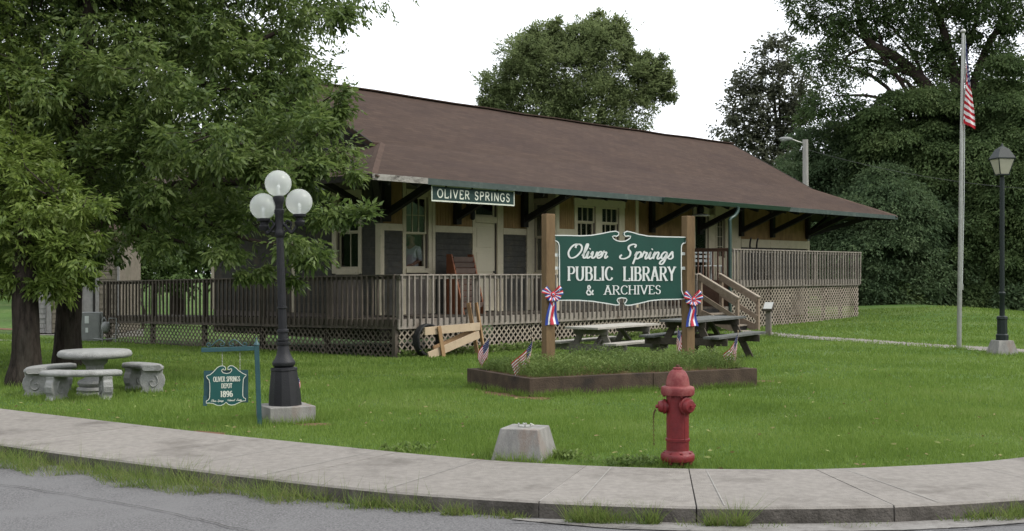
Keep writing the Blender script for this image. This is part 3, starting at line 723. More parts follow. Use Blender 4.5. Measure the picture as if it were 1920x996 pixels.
for (z0_, z1_) in ((ZF + .15, ZF + .85), (ZF + 1.0, ZF + 1.5), (ZF + 1.62, dt - .12)):
    MB().box(d1a + .1, d1b - .11, VF + .018, VF + .029, z0_, z1_).build('door_panel', M_DOOR, door, bevel=.006)
MB().sphere((d1b - .07, VF + .0, ZF + 1.0), .028, 10, 8).build('door_knob', M_BLACKP, door, smooth=60)
# bay cladding
for a, b, v in ((by0 + .11, S(1075, VB), VB), (S(1169, VB), by1 - .11, VB)):
    boards('ochre_panel', M_ORANGE, a, b, ZH1, ZT - .25, v, 0.09, True)
    boards('grey_panel', M_GREYBD, a, b, ZF, ZH0, v)
    trim(a, b, ZH0 + .001, ZH1, v, p=.043)
trim(by0 - .025, by0 + .11, ZF, ZT - .25, VB, p=.05); MB().box(by0 - .05, by0 - .002, VB - .05, VB + .2, ZF, ZT - .25).build('corner_board', M_CREAM, depot)
trim(by1 - .11, by1 + .02, ZF, ZT - .25, VB, p=.05)
trim(S(1075, VB), bw_a, bb - .1, bt, VB); trim(bw_d, S(1169, VB), bb - .1, bt, VB); trim(bw_b, bw_c, bb - .1, bt, VB)
trim(S(1075, VB) - .02, S(1169, VB) + .02, bt + .002, Zb(1115, 374, VB), VB, p=.055)
boards('grey_panel', M_GREYBD, S(1075, VB), S(1169, VB), ZF, bb - .11, VB)
sash(depot, bw_a, bw_b, bb, bm_ - .0, VB + .05, 3, 2, name='window'); sash(depot, bw_a, bw_b, bm_ - .02, bt, VB + .01, 3, 1, name='window')
sash(depot, bw_c, bw_d, bb, bm_ - .0, VB + .05, 3, 2, name='window'); sash(depot, bw_c, bw_d, bm_ - .02, bt, VB + .01, 3, 1, name='window')
sash(depot, sv0, sv1, 1.5, 2.42, by0 + .05, 1, 1, name='window', axis='v'); sash(depot, sv0, sv1, 2.40, 3.3, by0 + .02, 1, 1, name='window', axis='v')
for (a, b, z0_, z1_) in ((VB + .2, sv0, 1.4, 3.42), (sv1, VF - .05, 1.4, 3.42), (sv0, sv1, 3.302, 3.42), (sv0, sv1, 1.4, 1.498)):
    MB().box(by0 - .04, by0 - .002, a, b, z0_, z1_).build('trim_board', M_CREAM, depot)
# freight part
fr = [(by1 + .02, S(1300) - .1), (S(1388), S(1443)), (S(1443) + .01, SR - .1)]
for a, b in fr:
    boards('ochre_panel', M_ORANGE, a, b, ZH1 - .04, ZT, VF, 0.09, True)
    trim(a, b, ZH0 - .15, ZH1 - .042)
    boards('grey_panel', M_GREYBD, a, b, 1.25 if a > SF else ZF, ZH0 - .152, VF)
for a, b in ((S(1299), f1a), (f1b + .35, f2a), (f2b, S(1387))): trim(a, b, 1.25, ZT)
trim(f1b, f1b + .349, 1.25, ZT, p=.03); trim(f1a + .001, f2b - .001, ft + .002, ZT, p=.03)
trim(f2a, f2b, 1.3, 1.948, p=.03)
sash(depot, f1a, f1b, 1.27, ft, VF + .03, 1, 1, .07, name='glazed_door'); sash(depot, f2a, f2b, 1.95, ft, VF + .03, 3, 4, name='window')
trim(SR - .1, SR + .04, 1.25, 2.6, p=.05)
# left end wall
def lbox(name, m, v0, v1, z0_, z1_, p=.045): return MB().box(SL - p, SL - .002, v0, v1, z0_, z1_).build(name, m, depot)
lbox('trim_board', M_CREAM, lw0 - .12, lw0, lz0 - .12, lz1 + .12); lbox('trim_board', M_CREAM, lw1, lw1 + .16, lz0 - .12, lz1 + .12)
lbox('trim_board', M_CREAM, lw0 + .001, lw1 - .001, lz0 - .14, lz0 - .001, .06); lbox('trim_board', M_CREAM, lw0 + .001, lw1 - .001, lz1 + .001, lz1 + .14)
sash(depot, lw0, lw1, lz0, 2.45, SL + .06, 2, 1, name='window', axis='v'); sash(depot, lw0, lw1, 2.43, lz1, SL + .02, 2, 2, name='window', axis='v')
for v0, v1 in ((VF + .14, lw0 - .13), (lw1 + .17, lw1 + 1.6), (lw1 + 1.72, VBK - .1)):
    mb = MB(); n = 17
    for i in range(n):
        q = ZF + i * (ZT - ZF) / n; mb.box(SL - .025 - random.uniform(0, .004), SL - .001, v0, v1, q + .002, q + (ZT - ZF) / n - .002)
    tag(mb.build('grey_panel', M_GREYBD, depot), kind='stuff')
lbox('trim_board', M_CREAM, lw1 + 1.601, lw1 + 1.719, ZF, ZT); lbox('corner_board', M_CREAM, VBK - .1, VBK + .04, ZF, ZT)
# brackets
for s in (SL + .09, S(852), S(978), S(1217.5), 14.6, S(1385), S(1443.5), S(1510)):
    br = MB()
    vv = VF - .075
    br.box(s - .09, s + .09, vv - .09, vv + .02, 2.66, 4.15)
    br.beam((s, vv - .06, 2.85), (s, 0.55, ZE + .0), 0.13, 0.15)
    br.beam((s, vv, 4.08), (s, 0.10, ZE - .14), 0.12, 0.14)
    br.build('bracket', M_DARKWOOD, depot)
for v in (VF + .1, 5.6, 8.7):
    br = MB(); br.box(SL - .10, SL - .0, v - .09, v + .09, 2.66, 4.15)
    br.beam((SL - .06, v, 2.85), (E0 + .6, v, ZE), 0.13, 0.15, (0, 1, 0)); br.build('bracket', M_DARKWOOD, depot)
br = MB(); br.beam((SR + .03, VF + .1, 2.8), (E1 - .5, VF + .1, ZE + .0), 0.13, 0.15, (0, 1, 0)); br.build('bracket', M_DARKWOOD, depot)
br = MB(); br.beam((SL, VF, 2.85), (E0 + .55, .55, ZE), .13, .15); br.build('bracket', M_DARKWOOD, depot)
br = MB(); br.beam((SR, VF, 2.8), (E1 - .55, .55, ZE), .13, .15); br.build('bracket', M_DARKWOOD, depot)
# small wall lamp beside the door
mb = MB(); sx = S(876); mb.box(sx - .05, sx + .05, VF - .05, VF - .022, 3.0, 3.2); mb.tube([(sx, VF - .05, 3.12), (sx, VF - .16, 3.16), (sx, VF - .19, 3.08)], .02, 8)
mb.lathe([(.02, .02), (.05, 0), (.07, -.1), (.06, -.24), (.03, -.27)], (sx, VF - .19, 3.05), 10)
mb.build('wall_lamp', M_BLACKP, depot, smooth=40)

# ------------------------------------------------------------------ the platform deck
deck = thing('wooden_deck', 'weathered grey wooden platform with baluster railings and diagonal lattice skirting around the depot', 'deck', (C0[0], C0[1], 0), ROT)
LV = 12.0
def lz(v): return 0.5 - 0.2 * v / LV                       # the left wing slopes down
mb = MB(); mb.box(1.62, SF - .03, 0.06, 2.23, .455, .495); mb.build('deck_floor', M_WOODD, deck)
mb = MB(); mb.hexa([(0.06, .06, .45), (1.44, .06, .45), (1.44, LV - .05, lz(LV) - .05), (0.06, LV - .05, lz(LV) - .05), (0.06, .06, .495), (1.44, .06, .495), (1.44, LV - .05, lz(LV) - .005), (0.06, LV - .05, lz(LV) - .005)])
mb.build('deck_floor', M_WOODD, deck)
FE = S(1613, 0.0)
mb = MB(); mb.box(SF, FE - .03, .06, 2.20, 1.205, 1.245); mb.build('deck_floor', M_WOODD, deck)
SE = 11.2                                                  # stairs start here
def rim(a, b, zt, m): MB().box(a, b, 0.0, .045, zt - .20, zt + .005).build('rim_board', m, deck, bevel=.004)
rim(.0, SE, .5, M_WOODW); rim(SE + 1.25, SF - .01, .5, M_WOODW); rim(SF, FE, 1.25, M_WOODW)
mb = MB(); mb.hexa([(0, .05, .30), (.045, .05, .30), (.045, LV, lz(LV) - .2), (0, LV, lz(LV) - .2), (0, .05, .505), (.045, .05, .505), (.045, LV, lz(LV) + .005), (0, LV, lz(LV) + .005)])
mb.build('rim_board', M_WOODD, deck)
MB().box(FE - .045, FE - .002, .05, 2.2, 1.05, 1.252).build('rim_board', M_WOODW, deck)
MB().box(SF - .04, SF - .004, .05, 2.2, .5, 1.25).build('rim_board', M_BROWNR, deck)
# rails
RH = .95
def rail(a, b, zt, m, cap_m=None):
    MB().box(a, b, .005, .045, zt - .10, zt - .035).build('rail', m, deck)
    MB().box(a - .02, b + .02, -.04, .10, zt - .03, zt).build('rail_cap', cap_m or m, deck, bevel=.004)
rail(0.03, SE, .5 + RH, M_WOODW); rail(SF + .1, FE, 1.25 + .92, M_WOODW)
mb = MB(); mb.hexa([(.005, .05, .5 + RH - .1), (.045, .05, .5 + RH - .1), (.045, LV, lz(LV) + RH - .1), (.005, LV, lz(LV) + RH - .1), (.005, .05, .5 + RH - .035), (.045, .05, .5 + RH - .035), (.045, LV, lz(LV) + RH - .035), (.005, LV, lz(LV) + RH - .035)])
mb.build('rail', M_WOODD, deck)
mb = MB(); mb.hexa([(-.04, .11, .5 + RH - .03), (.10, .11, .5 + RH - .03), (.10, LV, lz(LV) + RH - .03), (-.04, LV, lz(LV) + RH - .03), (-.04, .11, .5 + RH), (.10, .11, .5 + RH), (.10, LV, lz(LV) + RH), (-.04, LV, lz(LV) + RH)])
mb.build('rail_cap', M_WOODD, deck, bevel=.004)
# balusters share one mesh per material
def baluster_proto(m, h):
    o = MB().box(-.019, .019, -.019, .019, 0, h).build('baluster', m, deck); return o
def row(m, h, pts):
    p = baluster_proto(m, h); first = True
    for (s, v, z) in pts:
        q = p if first else p.copy()
        if not first: COL.objects.link(q)
        first = False
        q.location = (s, v, z + random.uniform(-.012, .012)); q.rotation_euler = (random.uniform(-.006, .006), random.uniform(-.010, .010), random.uniform(-.05, .05))
row(M_WOODW, 1.07, [(0.08 + i * .178, -.0205, .37) for i in range(int((SE - .1) / .178) + 1)])
row(M_WOODW, 1.04, [(SF + .14 + i * .178, -.0205, 1.10) for i in range(int((FE - SF - .16) / .178) + 1)])
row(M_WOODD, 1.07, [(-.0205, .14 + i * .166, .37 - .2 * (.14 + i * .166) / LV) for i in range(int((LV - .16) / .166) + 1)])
row(M_BROWNR, .92, [(SF + .02, .10 + i * .17, 1.22) for i in range(12)])
MB().box(SF, SF + .04, .06, 2.2, 2.09, 2.16).build('rail', M_BROWNR, deck)
MB().box(SF - .03, SF + .08, .0, 2.2, 2.162, 2.19).build('rail_cap', M_BROWNR, deck)
# rail posts
for s in (2.4, 4.8, 7.2, 9.6, SE - .05): MB().box(s - .045, s + .045, .05, .14, .495, .5 + RH - .03).build('rail_post', M_WOODW, deck)
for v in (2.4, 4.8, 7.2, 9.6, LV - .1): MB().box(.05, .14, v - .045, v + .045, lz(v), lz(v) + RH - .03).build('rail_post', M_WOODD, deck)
MB().box(0.05, .14, .05, .14, .495, .5 + RH - .03).build('rail_post', M_WOODW, deck)
for s in (SF + .06, SF + 2.6, SF + 5.2, FE - .06): MB().box(s - .045, s + .045, .05, .14, -.3 if s < SF + 1 else 1.24, 1.25 + .89).build('rail_post', M_WOODW, deck)
# lattice panels: two layers of crossing strips each
def lattice(x0, x1, zb, zt, mp, m, pitch=.160, w=.033):
    mb = MB(); h = zt - zb
    for lay, sg in ((0.0, 1), (0.012, -1)):
        k = x0 - h
        while k < x1 + h:
            # strip line: x = k + t*h (sg=1) or x = k + (1-t)*h (sg=-1), z = zb + t*h
            t0, t1 = 0.0, 1.0
            if sg == 1: t0 = max(0, (x0 - k) / h); t1 = min(1, (x1 - k) / h)
            else: t0 = max(0, 1 - (x1 - k) / h); t1 = min(1, 1 - (x0 - k) / h)
            if t1 - t0 > 0.03:
                xa = k + (t0 if sg == 1 else 1 - t0) * h; xb = k + (t1 if sg == 1 else 1 - t1) * h
                mb.beam(mp(xa, lay, zb + t0 * h), mp(xb, lay, zb + t1 * h), w, .008, mp(0, -1, 0) - mp(0, 0, 0))
            k += pitch
    # beam() puts its width along the panel's normal
    o = mb.build('lattice_panel', m, deck); tag(o, kind='stuff'); return o
def mpf(x, d, z): return Vector((x, .055 + d, z))
def mpl(x, d, z): return Vector((.055 + d, x, z))
edges = [0.06, 1.95, 4.25, 6.55, 8.85, 11.15]
for a, b in zip(edges[:-1], edges[1:]):
    x, y = bw((a + b) / 2, 0); lattice(a + .01, b - .01, gzf(x, y) - .04, .31, mpf, M_LATT)
lattice(SE + 1.26, SF - .02, gzf(*bw(12.5, 0)) - .04, .31, mpf, M_LATT)
ed = list(np.linspace(SF + .02, FE - .02, 8)); 
for a, b in zip(ed[:-1], ed[1:]):
    x, y = bw((a + b) / 2, 0); lattice(a + .006, b - .006, gzf(x, y) - .04, 1.06, mpf, M_LATT)
edl = [0.06, 2.45, 4.85, 7.25, 9.65, LV]
for a, b in zip(edl[:-1], edl[1:]):
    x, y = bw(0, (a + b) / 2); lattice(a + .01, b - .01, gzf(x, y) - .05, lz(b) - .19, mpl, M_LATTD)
for s in (0.03, 2.0, 4.3, 6.6, 8.9, 11.2): x, y = bw(s, .1); MB().box(s - .05, s + .05, .09, .19, gzf(x, y) - .1, .45).build('deck_post', M_WOODD, deck)
for v in (2.5, 4.9, 7.3, 9.7, LV - .06): x, y = bw(.1, v); MB().box(.09, .19, v - .05, v + .05, gzf(x, y) - .1, .35).build('deck_post', M_WOODD, deck)
for s in list(ed[1:]): x, y = bw(s, .1); MB().box(s - .05, s + .05, .09, .19, gzf(x, y) - .1, 1.2).build('deck_post', M_WOODD, deck)

# ------------------------------------------------------------------ stairs
x, y = bw(SE + .05, 0); stairs = thing('porch_stairs', 'short wooden flight of steps with sloping handrails at the front of the platform', 'stairs', (x, y, 0), ROT)
SWD = 1.12; RUN = 1.18; zg = gzf(*bw(SE + .6, -1.1))
nst = 4; rise = (.5 - zg) / nst
for i in range(nst):
    zt = .5 - rise * (i + 1) + rise * .02; v1 = -RUN * i / nst; v0 = -RUN * (i + 1) / nst
    if i < nst - 0: MB().box(.05, SWD - .05, v0 - .03, v1 - .005, zt - .045, zt).build('tread', M_TREAD, stairs, bevel=.004)
    MB().box(.06, SWD - .06, v1 - .004, v1 + .02, zt + .003, zt + rise - .05).build('riser', M_DARKWOOD, stairs)
for sx in (.0, SWD - .045):
    mb = MB(); mb.hexa([(sx, -RUN - .05, zg - .05), (sx + .045, -RUN - .05, zg - .05), (sx + .045, -.003, .18), (sx, -.003, .18), (sx, -RUN - .05, zg + .14), (sx + .045, -RUN - .05, zg + .14), (sx + .045, -.003, .48), (sx, -.003, .48)])
    mb.build('stringer', M_STAIRW, stairs)
    MB().box(sx - .03, sx + .06, -RUN - .09, -RUN, zg - .1, zg + .90).build('newel_post', M_STAIRW, stairs)
    MB().box(sx - .03, sx + .06, -.09, -.003, .0, .5 + .93).build('newel_post', M_STAIRW, stairs)
    for (off, w, h) in ((.90, .05, .16), (.42, .04, .12)):
        mb = MB(); mb.beam((sx - .055, -.05, .5 + off - .05), (sx - .055, -RUN - .06, zg + off - .06), w, h); mb.build('handrail', M_STAIRW, stairs)
    mb = MB(); mb.beam((sx - .01, .0, .5 + .985 - .03), (sx - .01, -RUN - .12, zg + .985 - .07), .13, .032); mb.build('handrail_cap', M_TREAD, stairs)

# ------------------------------------------------------------------ lettering: pen strokes
def arc_(cx, cy, rx, ry, a0, a1, n=14):
    return [(cx + rx * math.cos(R(a0 + (a1 - a0) * i / n)), cy + ry * math.sin(R(a0 + (a1 - a0) * i / n))) for i in range(n + 1)]
CAPS = {
 'O': (.84, [arc_(.42, .5, .36, .47, 90, 450, 26)]),
 'L': (.66, [[(.14, 1), (.14, 0)], [(.14, .025), (.62, .025), (.62, .2)]]),
 'I': (.30, [[(.15, 1), (.15, 0)]]),
 'V': (.80, [[(.08, 1), (.40, .02)], [(.40, .02), (.72, 1)]]),
 'E': (.66, [[(.14, 1), (.14, 0)], [(.14, .975), (.58, .975), (.58, .82)], [(.14, .52), (.46, .52)], [(.14, .025), (.62, .025), (.62, .2)]]),
 'R': (.78, [[(.14, 1), (.14, 0)], [(.14, .975)] + arc_(.40, .745, .22, .23, 90, -90) + [(.14, .515)], [(.36, .51), (.70, 0)]]),
 'S': (.62, [[(.52, .78)] + arc_(.31, .75, .20, .225, 10, 270, 12)[1:-1] + [(.31, .51)] + arc_(.31, .265, .22, .24, 80, -170, 12) + [(.08, .22)]]),
 'P': (.68, [[(.14, 1), (.14, 0)], [(.14, .975)] + arc_(.38, .735, .24, .24, 90, -90) + [(.14, .495)]]),
 'N': (.84, [[(.13, 1), (.13, 0)], [(.13, 1), (.71, 0)], [(.71, 1), (.71, 0)]]),
 'G': (.82, [[(.70, .80)] + arc_(.42, .5, .34, .47, 45, 315, 20) + [(.70, .20), (.70, .45)], [(.48, .45), (.74, .45)]]),
 'U': (.82, [[(.14, 1), (.14, .33)] + arc_(.41, .33, .27, .31, 180, 360, 12) + [(.68, 1)]]),
 'B': (.74, [[(.14, 1), (.14, 0)], [(.14, .975)] + arc_(.38, .76, .20, .215, 90, -90) + [(.14, .545)], [(.38, .53)] + arc_(.40, .28, .24, .255, 90, -90) + [(.14, .025)]]),
 'C': (.74, [[(.66, .76)] + arc_(.42, .5, .34, .47, 50, 310, 22) + [(.67, .22)]]),
 'A': (.80, [[(.40, 1), (.08, 0)], [(.38, 1), (.70, 0)], [(.20, .33), (.60, .33)]]),
 'Y': (.78, [[(.08, 1), (.39, .48)], [(.70, 1), (.39, .48)], [(.39, .5), (.39, 0)]]),
 'H': (.84, [[(.14, 1), (.14, 0)], [(.70, 1), (.70, 0)], [(.14, .51), (.70, .51)]]),
 'D': (.82, [[(.14, 1), (.14, 0)], [(.14, .975), (.34, .975)] + arc_(.38, .5, .34, .475, 90, -90) + [(.14, .025)]]),
 'T': (.74, [[(.37, 1), (.37, 0)], [(.06, .80), (.06, .975), (.68, .975), (.68, .80)]]),
 '&': (.86, [[(.78, .5), (.66, .2), (.46, .02), (.24, .03), (.10, .22), (.20, .44), (.42, .62), (.50, .80), (.40, .97), (.26, .92), (.24, .74), (.40, .45), (.62, .15), (.82, .02)]]),
 '1': (.44, [[(.22, 1), (.22, 0)], [(.08, .84), (.22, .97)]]),
 '8': (.66, [arc_(.33, .75, .19, .225, 90, 450, 18), arc_(.33, .27, .24, .26, 90, 450, 20)]),
 '9': (.66, [arc_(.33, .68, .23, .29, 90, 450, 20), [(.56, .68), (.52, .3), (.36, .05), (.14, .08)]]),
 '6': (.66, [arc_(.33, .32, .23, .29, 90, 450, 20), [(.10, .32), (.14, .7), (.30, .95), (.52, .92)]]),
 ' ': (.42, []),
}
def caps_text(mb, txt, x0, x1, y0, h, fn, d, thick=.178, thin=.058, serif=True, gap=.05):
    tot = sum(CAPS[c][0] + gap for c in txt) - gap
    sx = (x1 - x0) / tot; x = x0; k = 0
    for c in txt:
        w, strokes = CAPS[c]
        for st in strokes:
            pts = [(x + p[0] * sx, y0 + p[1] * h) for p in st]
            tk = thick * h * min(1.0, sx / h * 1.15); tn = thin * h
            wf = (lambda t: tn + (tk - tn) * abs(t.y) ** 1.3) if serif else (lambda t: thick * h)
            mb.ribbon(pts, wf, fn, d - k * 0.00012); k += 1
            if serif:
                for e, q in ((st[0], st[1]), (st[-1], st[-2])):
                    dx, dy = abs(q[0] - e[0]) * sx, abs(q[1] - e[1]) * h
                    if dy > .5 * h and dy > dx * .9 and (abs(e[1]) < .01 or abs(e[1] - 1) < .01):
                        ey = y0 + (h * (1 - thin / 2) if e[1] > .5 else h * thin / 2)
                        ex = x + e[0] * sx
                        mb.ribbon([(ex - .15 * sx, ey), (ex + .15 * sx, ey)], tn * 1.1, fn, d - k * 0.00012); k += 1
        x += (w + gap) * sx
SCRIPT = {
 'O': (.84, [[(.50, .98), (.30, .98), (.10, .75), (.03, .35), (.20, .02), (.48, .08), (.70, .45), (.70, .80), (.52, .99), (.36, .90), (.36, .72)]]),
 'l': (.24, [[(.0, .15), (.14, .55), (.19, .95), (.10, .98), (.07, .5), (.09, .08), (.18, .01), (.28, .15)]]),
 'i': (.24, [[(.0, .15), (.07, .46), (.06, .10), (.13, .0), (.26, .15)], [(.10, .64), (.12, .70)]]),
 'v': (.34, [[(.0, .25), (.06, .45), (.10, .35), (.09, .08), (.18, .0), (.29, .15), (.32, .42), (.38, .36)]]),
 'e': (.31, [[(.0, .14), (.18, .22), (.26, .38), (.18, .48), (.07, .34), (.06, .10), (.17, .0), (.33, .15)]]),
 'r': (.34, [[(.0, .15), (.06, .50), (.10, .42), (.22, .42), (.19, .12), (.24, .0), (.36, .15)]]),
 'S': (.78, [[(.66, .78), (.70, .94), (.54, 1.0), (.36, .88), (.36, .68), (.50, .46), (.50, .18), (.30, .01), (.08, .02), (.02, .16), (.10, .26)]]),
 'p': (.38, [[(.0, .2), (.07, .48), (.04, .0), (.0, -.36)], [(.06, .30), (.19, .48), (.30, .36), (.26, .08), (.12, .0), (.06, .12)], [(.24, .06), (.40, .15)]]),
 'n': (.42, [[(.0, .2), (.06, .48), (.05, .0)], [(.06, .25), (.18, .46), (.27, .40), (.25, .08), (.32, .0), (.44, .15)]]),
 'g': (.40, [[(.30, .42), (.16, .48), (.03, .28), (.08, .04), (.21, .10), (.30, .42), (.27, -.10), (.17, -.36), (.03, -.32), (.10, -.12), (.42, .14)]]),
 's': (.32, [[(.0, .12), (.15, .50), (.20, .34), (.25, .12), (.14, .0), (.01, .06)]]),
 'H': (.74, [[(.1, .95), (.12, .0)], [(.62, .98), (.58, .0)], [(.05, .5), (.66, .52)]]),
 't': (.26, [[(.10, .85), (.07, .10), (.15, .0), (.26, .15)], [(.0, .52), (.22, .54)]]),
 'o': (.34, [[(.16, .46), (.04, .30), (.08, .03), (.22, .06), (.27, .32), (.16, .46)]]),
 'c': (.30, [[(.24, .40), (.12, .46), (.03, .22), (.12, .0), (.30, .14)]]),
 'a': (.38, [[(.26, .42), (.12, .46), (.03, .20), (.12, .0), (.24, .2), (.27, .44), (.26, .05), (.38, .12)]]),
 'y': (.38, [[(.02, .46), (.06, .1), (.18, .08), (.28, .46), (.22, -.2), (.08, -.34), (.06, -.16), (.38, .12)]]),
 ' ': (.40, []),
}
def script_text(mb, txt, x0, x1, y0, h, fn, d, pen=.132, slant=.30):
    tot = sum(SCRIPT[c][0] for c in txt); sx = (x1 - x0 - slant * h * .7) / tot; x = x0; k = 0
    for c in txt:
        w, strokes = SCRIPT[c]
        for st in strokes:
            pts = smooth_path(st, 5) if len(st) > 2 else st
            pts = [(x + p[0] * sx + slant * p[1] * h, y0 + p[1] * h) for p in pts]
            mb.ribbon(pts, lambda t: h * pen * (.62 + .55 * abs(t.y)), fn, d - k * 0.00012); k += 1
        x += w * sx

# ------------------------------------------------------------------ the big library sign
pa = Vector((0.47, 15.53)); pb_ = Vector((2.43, 16.55)); sdir = (pb_ - pa).normalized(); SLEN = (pb_ - pa).length
def sp(px, py):
    k = (px - CX) / F; t = (k * pa.y - pa.x) / (sdir.x - k * sdir.y)
    return t, CAMZ + (HY - py) / F * (pa.y + sdir.y * t)
lib = thing('library_sign', 'large green sign with scrolled white border and white lettering, held between two square timber posts', 'sign', (pa.x, pa.y, 0), math.atan2(sdir.y, sdir.x))
for t, zt in ((0, 2.25), (SLEN, 2.27)):
    MB().box(t - .066, t + .066, -.066, .066, -.3, zt).build('post', M_POST, lib, bevel=.006)
def zq(u, v): return sp(1020 + u / 4.979, 420 + v / 4.979)
top = [(88, 108), (200, 108), (330, 112), (430, 107), (540, 88), (610, 73), (655, 69), (683, 80), (684, 102), (666, 116), (640, 112), (624, 118), (636, 138), (660, 154), (690, 163), (715, 164),
       (745, 161), (772, 148), (790, 132), (797, 117), (770, 112), (748, 116), (735, 103), (736, 83), (760, 70), (800, 77), (870, 98), (960, 115), (1090, 121), (1210, 123), (1312, 125)]
right = [(1312, 150), (1311, 177), (1290, 180), (1274, 192), (1268, 215), (1267, 350), (1268, 500), (1270, 620), (1285, 660), (1300, 700)]
bot = [(1200, 704), (1080, 706), (980, 716), (880, 740), (800, 757), (765, 760), (742, 755), (740, 740), (752, 726), (760, 710), (750, 694), (712, 689), (678, 695), (668, 712), (676, 728), (688, 742), (686, 756), (660, 757), (560, 740), (440, 722), (320, 713), (200, 712), (105, 714)]
left = [(110, 690), (124, 660), (132, 620), (132, 500), (131, 350), (129, 205), (122, 178), (106, 162), (88, 157)]
outl = [zq(*p) for p in top + right + bot + left]
fnl = lambda a, b, d: (a, d, b)
MB().prism(outl, fnl, -.035, 0.0).build('sign_board', M_SIGNGR, lib)
mb = MB(); cx_ = sum(p[0] for p in outl) / len(outl); cz_ = sum(p[1] for p in outl) / len(outl)
mb.ribbon(outl, .014, fnl, -.0385, True)
o = mb.build('border', M_WHITE, lib); so_ = o.modifiers.new('s', 'SOLIDIFY'); so_.thickness = .003
def line_span(u0, u1, v): a, z = zq(u0, v); b, _ = zq(u1, v); return a, b, z
mb = MB(); a, b, z = line_span(196, 596, 318); z2 = zq(400, 190)[1]; script_text(mb, 'Oliver', a, b, z, z2 - z, fnl, -.0385 - .004); mb.build('script_lettering', M_WHITE, lib); mb = MB()
a, b, z = line_span(685, 1215, 325); z2 = zq(900, 192)[1]; script_text(mb, 'Springs', a, b, z, z2 - z, fnl, -.0385 - .004)
mb.build('script_lettering', M_WHITE, lib)
mb = MB(); a, b, z = line_span(203, 626, 530); z2 = zq(400, 398)[1]; caps_text(mb, 'PUBLIC', a, b, z, z2 - z, fnl, -.0385 - .004); mb.build('lettering', M_WHITE, lib); mb = MB()
a, b, z = line_span(722, 1210, 532); z2 = zq(900, 399)[1]; caps_text(mb, 'LIBRARY', a, b, z, z2 - z, fnl, -.0385 - .004)
mb.build('lettering', M_WHITE, lib)
mb = MB(); a, b, z = line_span(372, 450, 662); z2 = zq(400, 573)[1]; caps_text(mb, '&', a, b, z, z2 - z, fnl, -.0385 - .004, .17, .07, False); mb.build('lettering', M_WHITE, lib); mb = MB()
a, b, z = line_span(544, 1074, 660); z2 = zq(800, 573)[1]; caps_text(mb, 'ARCHIVES', a, b, z, z2 - z, fnl, -.0385 - .004)
mb.build('lettering', M_WHITE, lib)
for (t, z_) in ((.105, 1.72), (.105, 1.55), (SLEN - .10, 1.55), (SLEN - .10, 1.75)):
    MB().box(t - .035, t + .035, -.02, -.005, z_ - .02, z_ + .02).build('fixing_bracket', M_WHITE, lib)

# ribbon bows on the two sign posts
def uv_grid(me, nu, nv, flip=False):
    uv = me.uv_layers.new(name='UVMap')
    for p in me.polygons:
        for li in p.loop_indices:
            vi = me.loops[li].vertex_index; i, j = divmod(vi, nv + 1)
            uv.data[li].uv = (i / nu, j / nv)
def grid_mesh(name, m, fn, nu, nv, parent=None):
    vs = [tuple(fn(i / nu, j / nv)) for i in range(nu + 1) for j in range(nv + 1)]
    fs = [(i * (nv + 1) + j, (i + 1) * (nv + 1) + j, (i + 1) * (nv + 1) + j + 1, i * (nv + 1) + j + 1) for i in range(nu) for j in range(nv)]
    mb = MB(); mb.add(vs, fs); o = mb.build(name, m, parent, smooth=80, recalc=False); uv_grid(o.data, nu, nv); return o
def bow(label, loc, rz, tail_l, group, seed):
    rnd = random.Random(seed); t = thing('ribbon_bow', label, 'bow', loc, rz, group)
    for k, ang in enumerate((14, 44, 136, 168, 200, 232, 262, 284, 312, 340)):
        a = R(ang + rnd.uniform(-6, 6)); L = rnd.uniform(.118, .142) * (1.08 if ang < 180 else .88 - .12 * abs(math.sin(R(ang)))); w = .036; dep = .05 + .012 * (k % 3)
        d = Vector((math.cos(a), 0, math.sin(a))); n = Vector((-math.sin(a), 0, math.cos(a)))
        def lf(u, v, d=d, n=n, L=L, dep=dep, w=w):
            s = math.sin(math.pi * u); q = d * (L * s) + Vector((0, -1, 0)) * (.02 + dep * (0.5 - 0.5 * math.cos(2 * math.pi * u)) * .3 + .03 * math.sin(2 * math.pi * u))
            return q + n * ((v - .5) * w * (.5 + .9 * s)) + Vector((0, -1, 0)) * (.012 * s * (k % 2))
        grid_mesh('loop', M_RIBBON, lf, 12, 3, t)
    for sx, l in ((-.042, tail_l), (.028, tail_l * .98)):
        def tf(u, v, sx=sx, l=l):
            if sx > 0: v = 1 - v
            return Vector((sx * u * 1.0 + (v - .5) * (.062 + .052 * u) + .006 * math.sin(u * 7), -.022 - .010 * math.sin(u * 6 + sx * 30) - .012 * math.sin(v * 6) * u, -.03 - l * u - (.02 * abs(v - .5) if u > .98 else 0)))
        grid_mesh('tail', M_RIBBON, tf, 14, 6, t)
    MB().lathe([(.020, 0), (.020, .008), (.008, .014)], (0, -.062, 0), 14, Matrix.Rotation(R(90), 3, 'X')).build('rosette', M_WHITE, t)
    st = [((.014 if i % 2 == 0 else .006) * math.sin(math.pi * i / 5), (.014 if i % 2 == 0 else .006) * math.cos(math.pi * i / 5)) for i in range(10)]
    MB().prism(st, fnl, -.079, -.075).build('star', M_BLUE, t)
    MB().lathe([(.022, .0), (.034, .006), (.022, .012)], (0, -.060, 0), 16, Matrix.Rotation(R(90), 3, 'X')).build('rosette_ring', M_RED, t)
    return t
def post_face(t, px, py):
    P = pa + sdir * t; n = Vector((sdir.y, -sdir.x)); q = P + n * .075
    return (q.x, q.y, CAMZ + (HY - py) / F * q.y)
bow('tricolour ribbon bow tied round the left timber post of the library sign', post_face(0.012, 1031, 552), R(12), .36, 'ribbon bows on the library sign posts', 3)
bow('tricolour ribbon bow tied round the right timber post of the library sign', post_face(SLEN + .01, 1294, 561), R(14), .34, 'ribbon bows on the library sign posts', 5)

